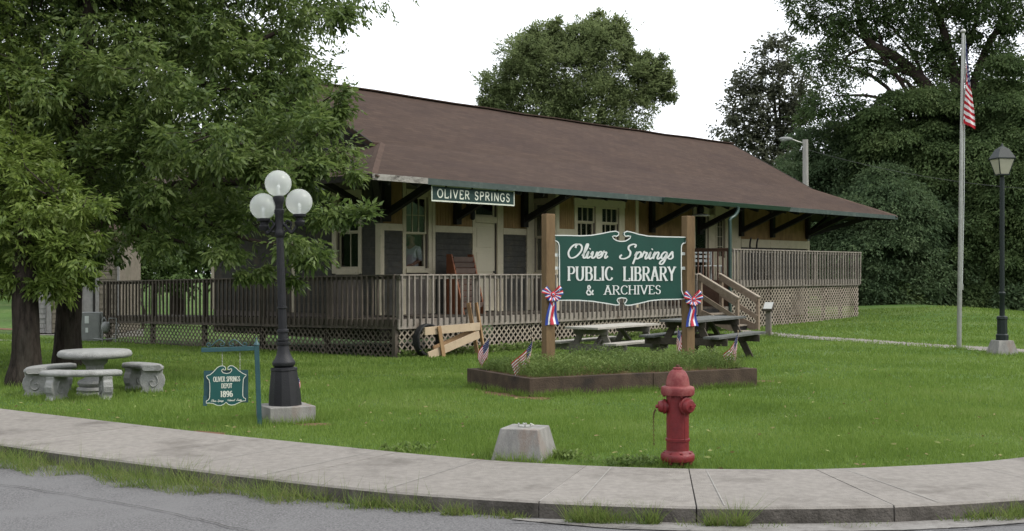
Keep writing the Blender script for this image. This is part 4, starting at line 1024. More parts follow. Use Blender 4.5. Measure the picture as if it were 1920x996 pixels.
# ------------------------------------------------------------------ planter bed
def plw(a, b): q = PL0.xy + PLU * a + PLV * b; return q.x, q.y
planter = thing('planter_box', 'low rectangular planter of brown timbers around the library sign posts, full of weeds', 'planter', (PL0.x, PL0.y, 0), PLA)
zb_ = -.16
def pw(x0, x1, y0, y1, n): MB().box(x0, x1, y0, y1, zb_, PLH + n).build('timber', M_TIMBER, planter, bevel=.006)
pw(0, 1.78, 0, .09, 0.004); pw(1.79, PLL, 0.003, .09, 0.0); pw(.004, .09, .093, PLW - .093, .0); pw(PLL - .09, PLL - .004, .093, PLW - .093, -.004); pw(0, PLL, PLW - .09, PLW, .0)
mb = MB(); n = 16; vs, fs = [], []
for j in range(9):
    for i in range(n + 1):
        a = .085 + (PLL - .17) * i / n; b = .085 + (PLW - .17) * j / 8
        e = min(i, n - i, j * 2, (8 - j) * 2) / 4.0
        vs.append((a, b, PLH - .04 + .11 * min(1, e) + .02 * random.random()))
for j in range(8):
    for i in range(n): fs.append((j * (n + 1) + i, j * (n + 1) + i + 1, (j + 1) * (n + 1) + i + 1, (j + 1) * (n + 1) + i))
mb.add(vs, fs); mb.build('soil', M_DIRT, planter, smooth=180)

# ------------------------------------------------------------------ fire hydrant
hp = at(1270, 880, 9.32)
hyd = thing('fire_hydrant', 'faded red fire hydrant behind the pavement with a chain hanging from its left cap', 'hydrant', (hp.x, 9.30, 0), R(-6))
hs = 9.3 / F
def hz(py): return CAMZ + (HY - py) * hs
MB().lathe([(.073, -.2), (.073, hz(860))], n=24).build('stand_pipe', M_RUST, hyd, smooth=50)
MB().lathe([(.095, hz(866)), (.126, hz(863)), (.131, hz(859)), (.131, hz(852.5)), (.122, hz(849.5)), (.095, hz(846.5)), (.088, hz(844))], n=32).build('base_flange', M_HYD, hyd, smooth=50)
MB().lathe([(.088, hz(850)), (.087, hz(828)), (.087, hz(827)), (.094, hz(826.5)), (.095, hz(822)), (.087, hz(821)), (.087, hz(790)), (.088, hz(752)), (.090, hz(742)), (.088, hz(738))], n=32).build('barrel', M_HYD, hyd, smooth=40)
MB().lathe([(.10, hz(741)), (.126, hz(740)), (.130, hz(736)), (.130, hz(728)), (.124, hz(725)), (.092, hz(723))], n=32).build('bonnet_flange', M_HYDTOP, hyd, smooth=50)
MB().lathe([(.093, hz(724)), (.090, hz(716)), (.083, hz(708)), (.072, hz(701)), (.058, hz(696)), (.040, hz(693)), (.036, hz(692.9))], n=32).build('bonnet', M_HYDTOP, hyd, smooth=60)
MB().lathe([(.036, hz(693.5)), (.036, hz(690)), (.031, hz(689)), (.018, hz(688.5))], n=16).build('bonnet_hub', M_HYDTOP, hyd, smooth=40)
MB().lathe([(.019, hz(689)), (.017, hz(684.5)), (.010, hz(684))], n=5).build('operating_nut', M_RUST, hyd)
for k in range(8):
    a = 2 * math.pi * (k + .3) / 8
    MB().lathe([(.012, hz(742.5)), (.012, hz(737)), (.008, hz(736.5))], (.108 * math.cos(a), .108 * math.sin(a), -.003), 6).build('bolt', M_HYD, hyd)
    MB().lathe([(.012, hz(868)), (.012, hz(847)), (.007, hz(846.5))], (.108 * math.cos(a), .112 * math.sin(a), 0), 6).build('bolt', M_HYD, hyd)
def nozzle(ang, r, L, zc):
    d = Vector((math.cos(ang), math.sin(ang), 0)); ax = d.to_track_quat('Z', 'Y').to_matrix()
    o = MB().lathe([(r * .92, .05), (r * .92, .092), (r * 1.22, .094), (r * 1.24, .112), (r * 1.0, .116), (r * 1.02, L - .02), (r * .8, L), (r * .35, L + .004)], (0, 0, zc), 20, ax).build('nozzle_cap', M_HYD, hyd, smooth=40)
    MB().lathe([(.016, L), (.014, L + .022)], (0, 0, zc), 5, ax).build('cap_nut', M_HYD, o)
nozzle(R(187), .047, .150, hz(762)); nozzle(R(-52), .055, .155, hz(759)); nozzle(R(8), .042, .118, hz(761))
MB().lathe([(.02, .0), (.02, .004)], (0, 0, 0), 8).v
pts = [(-.172, -.03, hz(768)), (-.185, -.03, hz(778)), (-.186, -.03, hz(800)), (-.183, -.03, hz(834))]
mb = MB(); P = smooth_path(pts, 8)
for i in range(len(P) - 1):
    a, b = Vector(P[i]), Vector(P[i + 1]); c = (a + b) / 2; e = (b - a).normalized() * .009; sd_ = Vector((.005, 0, 0)) if i % 2 else Vector((0, .005, 0))
    mb.tube([c - e, c - e * .4 + sd_, c + e * .4 + sd_, c + e, c + e * .4 - sd_, c - e * .4 - sd_, c - e], .0022, 5)
mb.build('chain', M_RUST, hyd)
mb = MB(); mb.tube([(.045, -.115, hz(768)), (.052, -.105, hz(790)), (.050, -.096, hz(820)), (.06, -.094, hz(826))], .004, 5); mb.build('chain', M_HYD, hyd)

# ------------------------------------------------------------------ concrete block beside the hydrant
blk = thing('concrete_block', 'squat tapered concrete lamp footing with bare bolts on top beside the pavement', 'concrete block', (0.105, 9.73, 0), R(-19))
def frustum(mb, b, t, z0, z1, off=(0, 0)):
    mb.hexa([(-b, -b, z0), (b, -b, z0), (b, b, z0), (-b, b, z0), (-t + off[0], -t + off[1], z1), (t + off[0], -t + off[1], z1), (t + off[0], t + off[1], z1), (-t + off[0], t + off[1], z1)])
mb = MB(); frustum(mb, .238, .158, -.1, .245); mb.build('footing', M_CONC, blk, bevel=.008)
mb = MB(); mb.lathe([(.05, .246), (.05, .252)], n=12); mb.build('anchor_plate', M_ALU, blk)
for k in range(4):
    a = k * math.pi / 2 + .4; mb = MB(); mb.tube([(.045 * math.cos(a), .045 * math.sin(a), .24), (.045 * math.cos(a) + .01 * math.sin(k * 2), .045 * math.sin(a), .252 + .018), (.045 * math.cos(a) + .022 * math.cos(k), .045 * math.sin(a) + .01, .258 + .006 * k)], .007, 6)
    mb.build('anchor_bolt', M_ALU, blk, smooth=40)

# ------------------------------------------------------------------ three-globe lamp
LC = (-2.275, 12.06); lamp = thing('globe_lamp', 'black cast iron lamp post with three white glass globes on a square concrete base', 'lamp post', (LC[0], LC[1], 0), 0)
ls = 12.06 / F
lb = MB(); lb.box(-.235, .235, -.235, .235, -.25, .165)
o = lb.build('concrete_base', M_CONC, lamp, bevel=.008); o.rotation_euler = (0, 0, R(29))
def lzp(py): return CAMZ + (HY - py) * ls
def lp(tab): return [(hw * ls, lzp(y)) for y, hw in tab]
lean = R(-1.8)
def lpart(name, tab, n=28, m=None, sm=35):
    o = MB().lathe(lp(tab), n=n).build(name, m or M_BLACKP, lamp, smooth=sm); o.rotation_euler = (0, lean, 0); return o
lpart('base_drum', [(764, 31.5), (757, 31), (740, 30), (720, 27.5), (700, 25), (695, 24.3), (694, 25.5), (690, 25), (688.5, 21), (688, 17)], 12, sm=20)
lpart('flare', [(689, 16), (687, 18), (685, 20.5), (681, 21.5), (678, 21), (672, 16.5), (664, 13), (656, 11.2), (648, 10.2), (646, 9.8)])
lpart('shaft_collar', [(647, 9.5), (646, 13), (642, 13.2), (641, 10), (639.5, 10), (638.5, 11.5), (636, 11.5), (635, 9.3), (624, 9), (623, 11), (620, 11.2), (618, 10.8), (617, 8.6)])
mb = MB(); n = 16; vs = []; prof = [(618, 8.3), (577, 8.1), (520, 7.6), (460, 7.0), (442, 6.7)]
for y, hw in prof:                                       # fluted shaft
    for k in range(n * 2):
        t = math.pi * k / n; r = hw * ls * (1.0 if k % 2 == 0 else .93); vs.append((r * math.cos(t), r * math.sin(t), lzp(y)))
fs = [(i * 2 * n + k, i * 2 * n + (k + 1) % (2 * n), (i + 1) * 2 * n + (k + 1) % (2 * n), (i + 1) * 2 * n + k) for i in range(len(prof) - 1) for k in range(2 * n)]
mb.add(vs, fs); o = mb.build('shaft', M_BLACKP, lamp, smooth=30); o.rotation_euler = (0, lean, 0)
lpart('shaft_ring', [(579, 8), (578, 9.8), (576, 9.8), (575, 8)])
lpart('arm_hub', [(446, 6.8), (443, 9), (439, 10), (435, 10), (432, 8.5), (428, 7.8), (405, 7.6), (398, 9.5), (394, 9.5), (392, 8), (384, 8), (380, 9.5), (373, 11), (369, 10.5), (366.5, 7)])
GL = [(0, 368, 344), (-29.5, 410, 386), (38, 404, 380)]
for dx, yb, yc in GL:
    if dx:
        o = MB(); sg = -1 if dx < 0 else 1; X = abs(dx) * ls; y0_ = yc + 45
        o.tube(smooth_path([(sg * .03, 0, lzp(418)), (sg * .07, 0, lzp(426)), (sg * .12, 0, lzp(437)), (sg * X * .92, 0, lzp(y0_ - 4)), (sg * X, 0, lzp(y0_ - 10))], 5), .017, 10)
        o.tube(smooth_path([(sg * .03, 0, lzp(436)), (sg * .09, 0, lzp(432)), (sg * .12, 0, lzp(420)), (sg * .08, 0, lzp(414)), (sg * .06, 0, lzp(420))], 5), .010, 8)
        arm = o.build('arm', M_BLACKP, lamp, smooth=50); arm.rotation_euler = (0, lean, 0)
        f = MB().lathe([(6 * ls, lzp(yc + 46)), (9 * ls, lzp(yc + 42)), (10 * ls, lzp(yc + 37)), (6.5 * ls, lzp(yc + 34)), (7 * ls, lzp(yc + 30)), (12 * ls, lzp(yc + 27)), (12.5 * ls, lzp(yc + 23)), (9 * ls, lzp(yc + 22))], (sg * X, 0, 0), 20)
        f = f.build('globe_fitter', M_BLACKP, lamp, smooth=40); f.rotation_euler = (0, lean, 0)
    g = MB().sphere((dx * ls, 0, lzp(yc)), 24.8 * ls, 32, 20).build('globe', M_GLOBE, lamp, smooth=80); g.rotation_euler = (0, lean, 0)
    b = MB().lathe([(.014, lzp(yc + 22)), (.016, lzp(yc + 12)), (.020, lzp(yc + 6)), (.012, lzp(yc + 3)), (.003, lzp(yc + 2))], (dx * ls, 0, 0), 12).build('bulb', M_WHITE, g, smooth=60)

# ------------------------------------------------------------------ depot hanging sign
dp = at(485, 800, 11.62)
dsg = thing('depot_sign', 'small teal hanging sign with a scrolled top and white lettering on an iron bracket post', 'sign', (dp.x, dp.y, gzf(dp.x, dp.y)), R(14))
ds = 11.62 / F
def dz(py): return CAMZ + (HY - py) * ds - gzf(dp.x, dp.y)
mb = MB(); mb.beam((.015, 0, -.15), (-.02, 0, dz(648)), .046, .046, (0, 1, 0)); mb.build('post', M_TEALP, dsg, bevel=.003)
MB().lathe([(.012, dz(649)), (.030, dz(647)), (.026, dz(644)), (.010, dz(640)), (.003, dz(632))], (-.02, 0, 0), 12).build('finial', M_TEALP, dsg, smooth=50)
za, zb2 = dz(653), dz(661.5); xa = -101 * ds / math.cos(R(14))
mb = MB(); mb.beam((-.035, 0, za), (xa, 0, za - .01), .040, .042); mb.build('arm', M_TEALP, dsg, bevel=.003)
sc_ = MB(); xm = -.30
for sg in (-1, 1):
    q = [(xm + sg * .02, za + .052), (xm + sg * .06, za + .085), (xm + sg * .10, za + .07), (xm + sg * .145, za + .03), (xm + sg * .18, za + .026), (xm + sg * .185, za + .05), (xm + sg * .16, za + .055), (xm + sg * .155, za + .038)]
    sc_.tube(smooth_path([(a, 0, b) for a, b in q], 5), .0055, 6)
    q = [(xm + sg * .02, za + .052), (xm + sg * .03, za + .03), (xm + sg * .055, za + .028), (xm + sg * .06, za + .045), (xm + sg * .045, za + .05)]
    sc_.tube(smooth_path([(a, 0, b) for a, b in q], 5), .005, 6)
sc_.build('scrollwork', M_TEALP, dsg, smooth=60)
def dq(u, v):                                            # crop pixels to sign coordinates
    return ((380 + u / 9.96) - 485) * ds / math.cos(R(14)) , dz(670 + v / 9.96)
ol = [(130, 340), (140, 322), (195, 304), (255, 250), (310, 185), (360, 152), (405, 145), (448, 160), (464, 195), (455, 225), (430, 222), (425, 200), (400, 215), (392, 240), (420, 275), (480, 291), (540, 277), (572, 235), (568, 205), (545, 200),
      (525, 222), (502, 212), (505, 170), (540, 146), (590, 150), (645, 190), (700, 245), (760, 292), (825, 322), (818, 345), (790, 370), (774, 410), (768, 500), (764, 640), (766, 715), (785, 750), (816, 762), (812, 802), (750, 810), (690, 838), (620, 872), (560, 878), (510, 862),
      (470, 822), (435, 855), (380, 880), (310, 872), (245, 838), (180, 828), (124, 830), (126, 792), (165, 768), (184, 725), (188, 600), (187, 470), (175, 405), (150, 375)]
olq = [dq(*p) for p in ol]
MB().prism(olq, fnl, -.012, .012).build('sign_face', M_SIGNTEAL, dsg)
a0, b0 = dq(82, 880); a1, b1 = dq(862, 235)
MB().box(a0, a1, .013, .022, b0 + .02, b1).build('backing_panel', M_TEALP, dsg)
MB().box(a0 - .006, a0 + .030, -.011, .0125, b0, dq(0, 700)[1]).build('edge_strap', M_TEALP, dsg)
mb = MB(); mb.ribbon(olq, .0062, fnl, -.0135, True); mb.build('border', M_LETTER, dsg)
mb = MB()
a, z = dq(248, 438); b, z2 = dq(716, 345); caps_text(mb, 'OLIVER SPRINGS', a, b, z, z2 - z, fnl, -.0135, .22, .09); mb.build('lettering', M_LETTER, dsg); mb = MB()
a, z = dq(388, 560); b, z2 = dq(576, 472); caps_text(mb, 'DEPOT', a, b, z, z2 - z, fnl, -.0135, .22, .09); mb.build('lettering', M_LETTER, dsg); mb = MB()
a, z = dq(372, 724); b, z2 = dq(588, 612); caps_text(mb, '1896', a, b, z, z2 - z, fnl, -.0135, .22, .09); mb.build('lettering', M_LETTER, dsg); mb = MB()
a, z = dq(205, 808); b, z2 = dq(432, 775); script_text(mb, 'Oliver Springs', a, b, z, (z2 - z) * 1.2, fnl, -.0135, .14); mb.build('lettering', M_LETTER, dsg); mb = MB()
a, z = dq(492, 802); b, z2 = dq(752, 770); script_text(mb, 'Historical', a, a + (b - a) * .52, z, (z2 - z) * 1.2, fnl, -.0135, .14); mb.build('lettering', M_LETTER, dsg); mb = MB()
script_text(mb, 'Society', a + (b - a) * .60, b, z, (z2 - z) * 1.2, fnl, -.0135, .14)
mb.build('lettering', M_LETTER, dsg)
for u in (405, 715):
    a, b = dq(u, 150 if u < 500 else 290); mb = MB(); z = b; i = 0
    while z < za - .022:
        e = Vector((.005, 0, 0)) if i % 2 else Vector((0, .005, 0)); c = Vector((a, 0, z + .009))
        mb.tube([c + Vector((0, 0, -.009)), c + e, c + Vector((0, 0, .009)), c - e, c + Vector((0, 0, -.009))], .0018, 4); z += .014; i += 1
    mb.build('hanging_chain', M_ALU, dsg)

# ------------------------------------------------------------------ station name board under the eave
sn0, sn1 = S(808.5, .08), S(963, .08)
x, y = bw(sn0, .08); stn = thing('station_name_board', 'long dark green board lettered OLIVER SPRINGS hanging under the depot eave', 'sign', (x, y, 0), ROT)
SNL = sn1 - sn0; z0_, z1_ = 3.03, 3.365
MB().box(0, SNL, -.012, .012, z0_, z1_).build('board', M_STATION, stn)
mb = MB(); w = .022
mb.box(-.008, SNL + .008, -.02, -.0125, z0_ - .008, z0_ + w); mb.box(-.008, SNL + .008, -.02, -.0125, z1_ - w * .6, z1_ + .006); mb.box(-.008, w * .7, -.02, -.0125, z0_ + w, z1_ - w * .6); mb.box(SNL - w * .7, SNL + .008, -.02, -.0125, z0_ + w, z1_ - w * .6)
mb.build('frame', M_LETTER, stn)
mb = MB(); caps_text(mb, 'OLIVER SPRINGS', .17, SNL - .15, z0_ + .078, .188, fnl, -.014, .15, .15, False, .16); mb.build('lettering', M_LETTER, stn)
for q in (.4, SNL - .4): MB().box(q - .012, q + .012, -.008, .008, z1_ + .001, ZE + .03).build('hanger', M_BLACKP, stn)

# ------------------------------------------------------------------ small flags on sticks
def flag_fn(h, f, ang, seed, spread=.5):
    """a small flag drooping from its stick: h hoist, f fly"""
    rnd = random.Random(seed); ph = rnd.uniform(0, 6)
    def fn(u, v):
        x = f * u * spread + .035 * math.sin(u * 4.2 + ph) * u + .012 * math.sin(u * 5 + ph) * u
        z = -f * u * math.sqrt(max(0, 1 - spread * spread)) * (1 - .12 * (1 - v))
        y = .018 * math.sin(u * 6 + v * 4 + ph) * (u * 1.2 + .1) + .02 * math.sin(v * 7 + ph) * u
        return Vector((x + .10 * u * (v - .5), y, h * v + z))
    return fn
def stick_flag(label, px, py_top, py_bot, Y, lean, side, spread, hoist=.17, fly=.27, seed=1, ground=None):
    top, b = at(px, py_top, Y), at(px, py_bot, Y); g = ground if ground is not None else gzf(top.x, Y)
    t = thing('stick_flag', label, 'flag', (top.x, Y, g), 0, 'small stick flags'); H = top.z - g
    mb = MB(); mb.tube([(lean * -H, 0, -.05), (0, 0, H)], .005, 6); mb.build('stick', M_LUMBER, t, smooth=60)
    MB().lathe([(.003, H), (.009, H + .012), (.002, H + .03)], n=8).build('finial', M_LUMBER, t, smooth=60)
    fn = flag_fn(hoist, fly, 0, seed, spread)
    def f2(u, v):
        p = fn(u, v); return Vector((side * p.x + lean * (p.z - hoist), p.y - .008, H - .015 - hoist + p.z))
    grid_mesh('cloth', M_FLAG, f2, 16, 13, t)
    return t
zsoil = PLH
stick_flag('small US flag on a stick nearest the lumber frame, left of the planter', 918, 630, 680, 15.95, .10, -1, .36, .24, .30, 2, 0.0)
stick_flag('small US flag on a stick in the planter beside the left sign post', 999, 636, 694, 15.1, .16, -1, .42, .24, .32, 5, zsoil)
stick_flag('small US flag on a stick behind the right timber post of the library sign', 1271, 615, 645, 17.5, .08, 1, .40, .22, .25, 8, zsoil)
stick_flag('small US flag on a stick at the right end of the planter', 1384, 623, 678, 16.3, .10, -1, .34, .24, .30, 11, zsoil)
stick_flag('small US flag on a stick half hidden behind the black globe lamp base', 552, 692, 748, 12.34, -.16, 1, .06, .15, .26, 14, 0.0)

# ------------------------------------------------------------------ picnic tables
def picnic(label, loc, rz, L, mt, ml, group, zg):
    t = thing('picnic_table', label, 'picnic table', (loc[0], loc[1], zg), rz, group); Wd, H = .74, .72
    for i in range(5):
        y = -Wd / 2 + .148 * i + .074; MB().box(-L / 2 + random.uniform(-.008, .008), L / 2, y - .071, y + .071, H - .04 + random.uniform(-.003, .003), H).build('plank', mt, t, bevel=.004)
    for sg in (-1, 1):
        for k in (0, 1):
            y = sg * (.53 + .15 * k); MB().box(-L / 2, L / 2 + random.uniform(-.008, .008), y - .07, y + .07, .40, .44).build('seat_plank', mt, t, bevel=.004)
    for x in (-L / 2 + .38, L / 2 - .38):
        for sg in (-1, 1):
            mb = MB(); mb.beam((x + .022 * sg, sg * .60, -.05), (x + .022 * sg, sg * .22, H - .045), .04, .12, (0, 1, 0)); mb.build('leg', ml, t)
        MB().box(x - .065, x - .045, -.78, .78, .27, .395).build('seat_bearer', ml, t)
        MB().box(x - .065, x - .045, -.38, .38, H - .15, H - .045).build('top_bearer', ml, t)
    for sg in (-1, 1):
        mb = MB(); mb.beam((sg * (L / 2 - .45), 0, .33), (sg * .25, 0, H - .06), .04, .09, (0, 1, 0)); mb.build('brace', ml, t)
    return t
picnic('pale weathered picnic table standing in front of the lattice behind the library sign', (1.94, 22.9), R(54), 2.3, M_PICGREY, M_PICLEGL, 'picnic tables on the lawn', -.232)
picnic('dark stained picnic table standing in front of the porch stairs', (3.5, 21.85), R(59), 2.4, M_PICDARK, M_PICLEG, 'picnic tables on the lawn', -.055)

# ------------------------------------------------------------------ lumber frame leaning on the lattice
def dk(px, py, v=-.35):
    s = S(px, v); return Vector((s, v, CAMZ + (HY - py) / F * bw(s, v)[1]))
lum = thing('lumber_frame', 'makeshift frame of pale new boards and brown stakes leaning on the lattice', 'lumber', (C0[0], C0[1], 0), ROT)
def plank(p, q, m, w, th=.04, v0=-.45, v1=-.45, name='plank'):
    a, b = dk(*p, v0), dk(*q, v1); mb = MB(); mb.beam(a, b, th, w, (0, -.0, 1)); mb.build(name, m, lum, bevel=.003)
plank((796, 621.5), (899, 612), M_LUMBER, .165, .04, -.50, -.50)
plank((803, 668), (898, 627), M_LUMBER, .165, .04, -.50, -.50)
plank((812, 655), (890, 619), M_LUMBERD, .12, .04, -.36, -.36)
plank((823, 612), (832, 669), M_LUMBERD, .10, .03, -.56, -.56, 'stake')
plank((893, 568), (908, 664), M_LUMBERD, .085, .04, -.30, -.60, 'stake')
plank((878, 568), (895, 664), M_LUMBERD, .085, .04, -.12, -.32, 'stake')
# old tyre behind it
a = dk(804, 643, -.26)
x, y = bw(a.x, -.26); tyre = thing('old_tyre', 'old black tyre standing upright against the lattice behind the lumber frame', 'tyre', (x, y, gzf(x, y)), ROT)
prof = [(.30, -.07), (.33, -.09), (.355, -.08), (.365, 0), (.355, .08), (.33, .09), (.30, .07), (.285, .05), (.29, 0), (.285, -.05)]
mb = MB(); n = 36; b = 0; k = len(prof)
for i in range(n):
    t = 2 * math.pi * i / n
    for r, d in prof: mb.v.append((r * math.cos(t), d, r * math.sin(t) + .35))
for i in range(n):
    for j in range(k): mb.f.append((i * k + j, i * k + (j + 1) % k, ((i + 1) % n) * k + (j + 1) % k, ((i + 1) % n) * k + j))
tb = mb.build('tread', M_RUBBER, tyre, smooth=40)
tyre.rotation_euler = (R(-6), 0, ROT)
# ------------------------------------------------------------------ plaque on a post
pq = G(1441, 632); plq = thing('plaque_stand', 'short wooden post with a tilted metal plaque on top beside the concrete path', 'plaque', (pq.x, pq.y, pq.z), R(-25))
MB().box(-.065, .065, -.06, .06, -.15, .68).build('post', M_WOODW, plq, bevel=.006)
mb = MB(); mb.hexa([(-.12, -.12, .63), (.12, -.12, .63), (.12, .12, .77), (-.12, .12, .77), (-.12, -.14, .675), (.12, -.14, .675), (.12, .10, .845), (-.12, .10, .845)]); mb.build('plaque_mount', M_WOODD, plq)
mb = MB(); mb.hexa([(-.105, -.128, .690), (.105, -.128, .690), (.105, .092, .842), (-.105, .092, .842), (-.105, -.135, .700), (.105, -.135, .700), (.105, .086, .854), (-.105, .086, .854)]); mb.build('plaque_plate', M_ALU, plq)

# ------------------------------------------------------------------ flagpole and flag
fp = G(1798, 656); fpz = fp.z
pole = thing('flagpole', 'tall slim metal flagpole with a ball on top standing on the right of the lawn', 'flagpole', (fp.x, fp.y, fpz), 0)
ztop = CAMZ + (HY - 62) / F * fp.y - fpz; lx = .085
mb = MB(); mb.tube([(0, 0, -.2), (lx * .5, 0, ztop * .5), (lx, 0, ztop)], [.048, .042, .027], 14); mb.build('shaft', M_ALU, pole, smooth=60)
MB().sphere((lx, 0, ztop + .035), .05, 14, 10).build('ball_finial', M_ALU, pole, smooth=60)
mb = MB(); mb.tube([(lx + .035, -.02, ztop - .05), (lx * .5 + .055, -.02, ztop * .5), (.06, -.02, 1.25)], .006, 5); mb.build('halyard', M_WHITE, pole)
MB().box(.04, .08, -.03, .0, 1.2, 1.32).build('cleat', M_ALU, pole)
fh, fl = .95, 1.5
flg = thing('flag', 'large US flag hanging limp from the top of the tall flagpole', 'flag', (fp.x + lx, fp.y, fpz + ztop), 0)
def bigflag(u, v):
    # the hoist hangs along the pole; the fly falls limp, folding right, back across the pole, then right again
    A = .30 + .52 * (1 - v) ** .8
    fx_ = np.interp(u, [0, .12, .26, .40, .52, .64, .80, 1], [.02, .12, .17, .03, -.11, .02, .17, .13])
    fy_ = np.interp(u, [0, .12, .26, .40, .52, .64, .80, 1], [0, .03, .01, -.05, -.08, -.13, -.09, -.06])
    drop = .95 * (1 - (1 - u) ** 2.5) + .10 * u * v
    return Vector((.03 + fx_ * A + .05 * u, -.03 + fy_ * (.6 + .4 * A) - .012 * math.sin(u * 30 + v * 5), -.05 - fh * (1 - v) * (1 - .10 * u) - drop * 1.08))
grid_mesh('cloth', M_FLAG, bigflag, 48, 13, flg)

# ------------------------------------------------------------------ lantern post on the right
lq = G(1879, 667); ltn = thing('lantern_post', 'dark green lantern street lamp with a four-sided glass head on a tapered concrete footing', 'lamp post', (lq.x * (lq.y + .22) / lq.y, lq.y + .22, lq.z), R(8))
lk = (lq.y + .22) / F
def qz(py): return CAMZ + (HY - py) * lk - lq.z
mb = MB(); frustum(mb, .245, .145, -.1, qz(638)); mb.build('footing', M_CONC, ltn, bevel=.008)
MB().lathe([(.115, qz(639)), (.115, qz(628)), (.095, qz(626)), (.092, qz(600)), (.105, qz(598)), (.10, qz(594)), (.055, qz(592))], n=8).build('pedestal', M_DKGREEN, ltn)
MB().lathe([(.048, qz(594)), (.046, qz(555)), (.062, qz(553)), (.062, qz(549)), (.044, qz(547)), (.042, qz(340)), (.035, qz(330)), (.06, qz(328.5))], n=16).build('shaft', M_DKGREEN, ltn, smooth=40)
def sq(mb, w0, z0, w1, z1, inset=0): mb.hexa([(-w0, -w0, z0), (w0, -w0, z0), (w0, w0, z0), (-w0, w0, z0), (-w1, -w1, z1), (w1, -w1, z1), (w1, w1, z1), (-w1, w1, z1)])
hd = MB(); w0, w1 = .085, .155; za_, zb_2 = qz(328), qz(299)
for sx in (-1, 1):
    for sy in (-1, 1): hd.beam((sx * w0, sy * w0, za_), (sx * w1, sy * w1, zb_2), .018, .018)
sq(hd, w0 + .012, za_ - .012, w0 + .014, za_ + .012); head = hd.build('lantern_frame', M_DKGREEN, ltn)
for k in range(4):
    mb = MB(); mb.add([(-w0 + .004, -w0, za_ + .012), (w0 - .004, -w0, za_ + .012), (w1 - .004, -w1, zb_2), (-w1 + .004, -w1, zb_2)], [(0, 1, 2, 3)])
    o = mb.build('glass_panel', M_LANTG, head); o.rotation_euler = (0, 0, k * math.pi / 2); s_ = o.modifiers.new('s', 'SOLIDIFY'); s_.thickness = .005
mb = MB(); sq(mb, .175, zb_2 + .001, .178, zb_2 + .02); mb2 = mb; sq(mb2, .172, zb_2 + .021, .085, qz(279)); sq(mb2, .07, qz(279) + .001, .03, qz(275)); mb2.build('lantern_roof', M_DKGREEN, ltn)
MB().lathe([(.03, qz(275.5)), (.02, qz(273)), (.012, qz(270)), (.002, qz(268))], n=10).build('finial', M_DKGREEN, ltn, smooth=50)

# ------------------------------------------------------------------ street light pole behind the depot, with its wire
up = at(1510, 560, 50); upz = gzf(up.x, 50)
utp = thing('utility_pole', 'weathered wooden pole with a cobra head street light rising behind the depot roof', 'utility pole', (up.x, 50, upz), 0)
uk = 50 / F
def uz(py): return CAMZ + (HY - py) * uk - upz
MB().tube([(0.05, 0, -.3), (0, 0, uz(262))], [.15, .115], 12).build('pole', M_POLE, utp, smooth=50)
mb = MB(); mb.tube(smooth_path([(-.08, -.02, uz(269)), (-.3, -.02, uz(266)), (-.52, -.02, uz(262.5)), (-.75, -.02, uz(261))], 5), .03, 8); mb.build('lamp_arm', M_ALU, utp, smooth=50)
mb = MB(); mb.sphere((-.82, -.02, uz(261)), .30, 18, 10, (1.0, .42, .32)); hd_ = mb.build('lamp_head', M_METAL, utp, smooth=60)
MB().sphere((-.90, -.02, uz(262.8)), .17, 14, 8, (1.0, .7, .45)).build('lens', M_GLOBE, hd_, smooth=60)
wr = bpy.data.objects.new
a, b = Vector((up.x + .12, 50, upz + uz(281))), at(2100, 360, 44); P = []
for i in range(25):
    t = i / 24; p = a.lerp(b, t); p.z -= .9 * 4 * t * (1 - t) * .5; P.append(p)
o = MB().tube(P, .006, 5).build('overhead_wire', M_WIRE); tag(o, 'thin sagging overhead wire running right from the wooden street light pole', 'wire')

# ------------------------------------------------------------------ cast stone table and curved benches
tc = G(178, 742.5); TX, TY, TZ = tc.x * (tc.y + .12) / tc.y, tc.y + .12, tc.z - .015
stt = thing('stone_table', 'round cast stone garden table on a fluted pedestal under the left trees', 'table', (TX, TY, TZ), 0)
tk = TY / F
def tz(py): return CAMZ + (HY - py) * tk - TZ
MB().lathe([(.02, tz(672)), (.38, tz(670.5)), (.425, tz(668)), (.438, tz(664)), (.425, tz(659)), (.40, tz(656.5)), (.02, tz(656))], n=48).build('tabletop', M_STONE, stt, smooth=50)
mb = MB(); prof = [(.245, -.05), (.245, .03), (.215, .05), (.20, .075), (.215, .10), (.205, .13), (.17, .145), (.19, .165), (.20, .20), (.18, .235), (.125, .26), (.10, .30), (.095, .38), (.105, .45), (.14, .49), (.16, .55)]
n = 32; vs = []
for r, z in prof:
    for k in range(n):
        t = 2 * math.pi * k / n; fl_ = (1 + .035 * (1 if k % 2 else -1)) if .13 < z < .5 else 1.0
        vs.append((r * fl_ * math.cos(t), r * fl_ * math.sin(t), z * tz(672) / .55))
fs = [(i * n + k, i * n + (k + 1) % n, (i + 1) * n + (k + 1) % n, (i + 1) * n + k) for i in range(len(prof) - 1) for k in range(n)]
mb.add(vs, fs); mb.build('pedestal', M_STONE, stt, smooth=35)
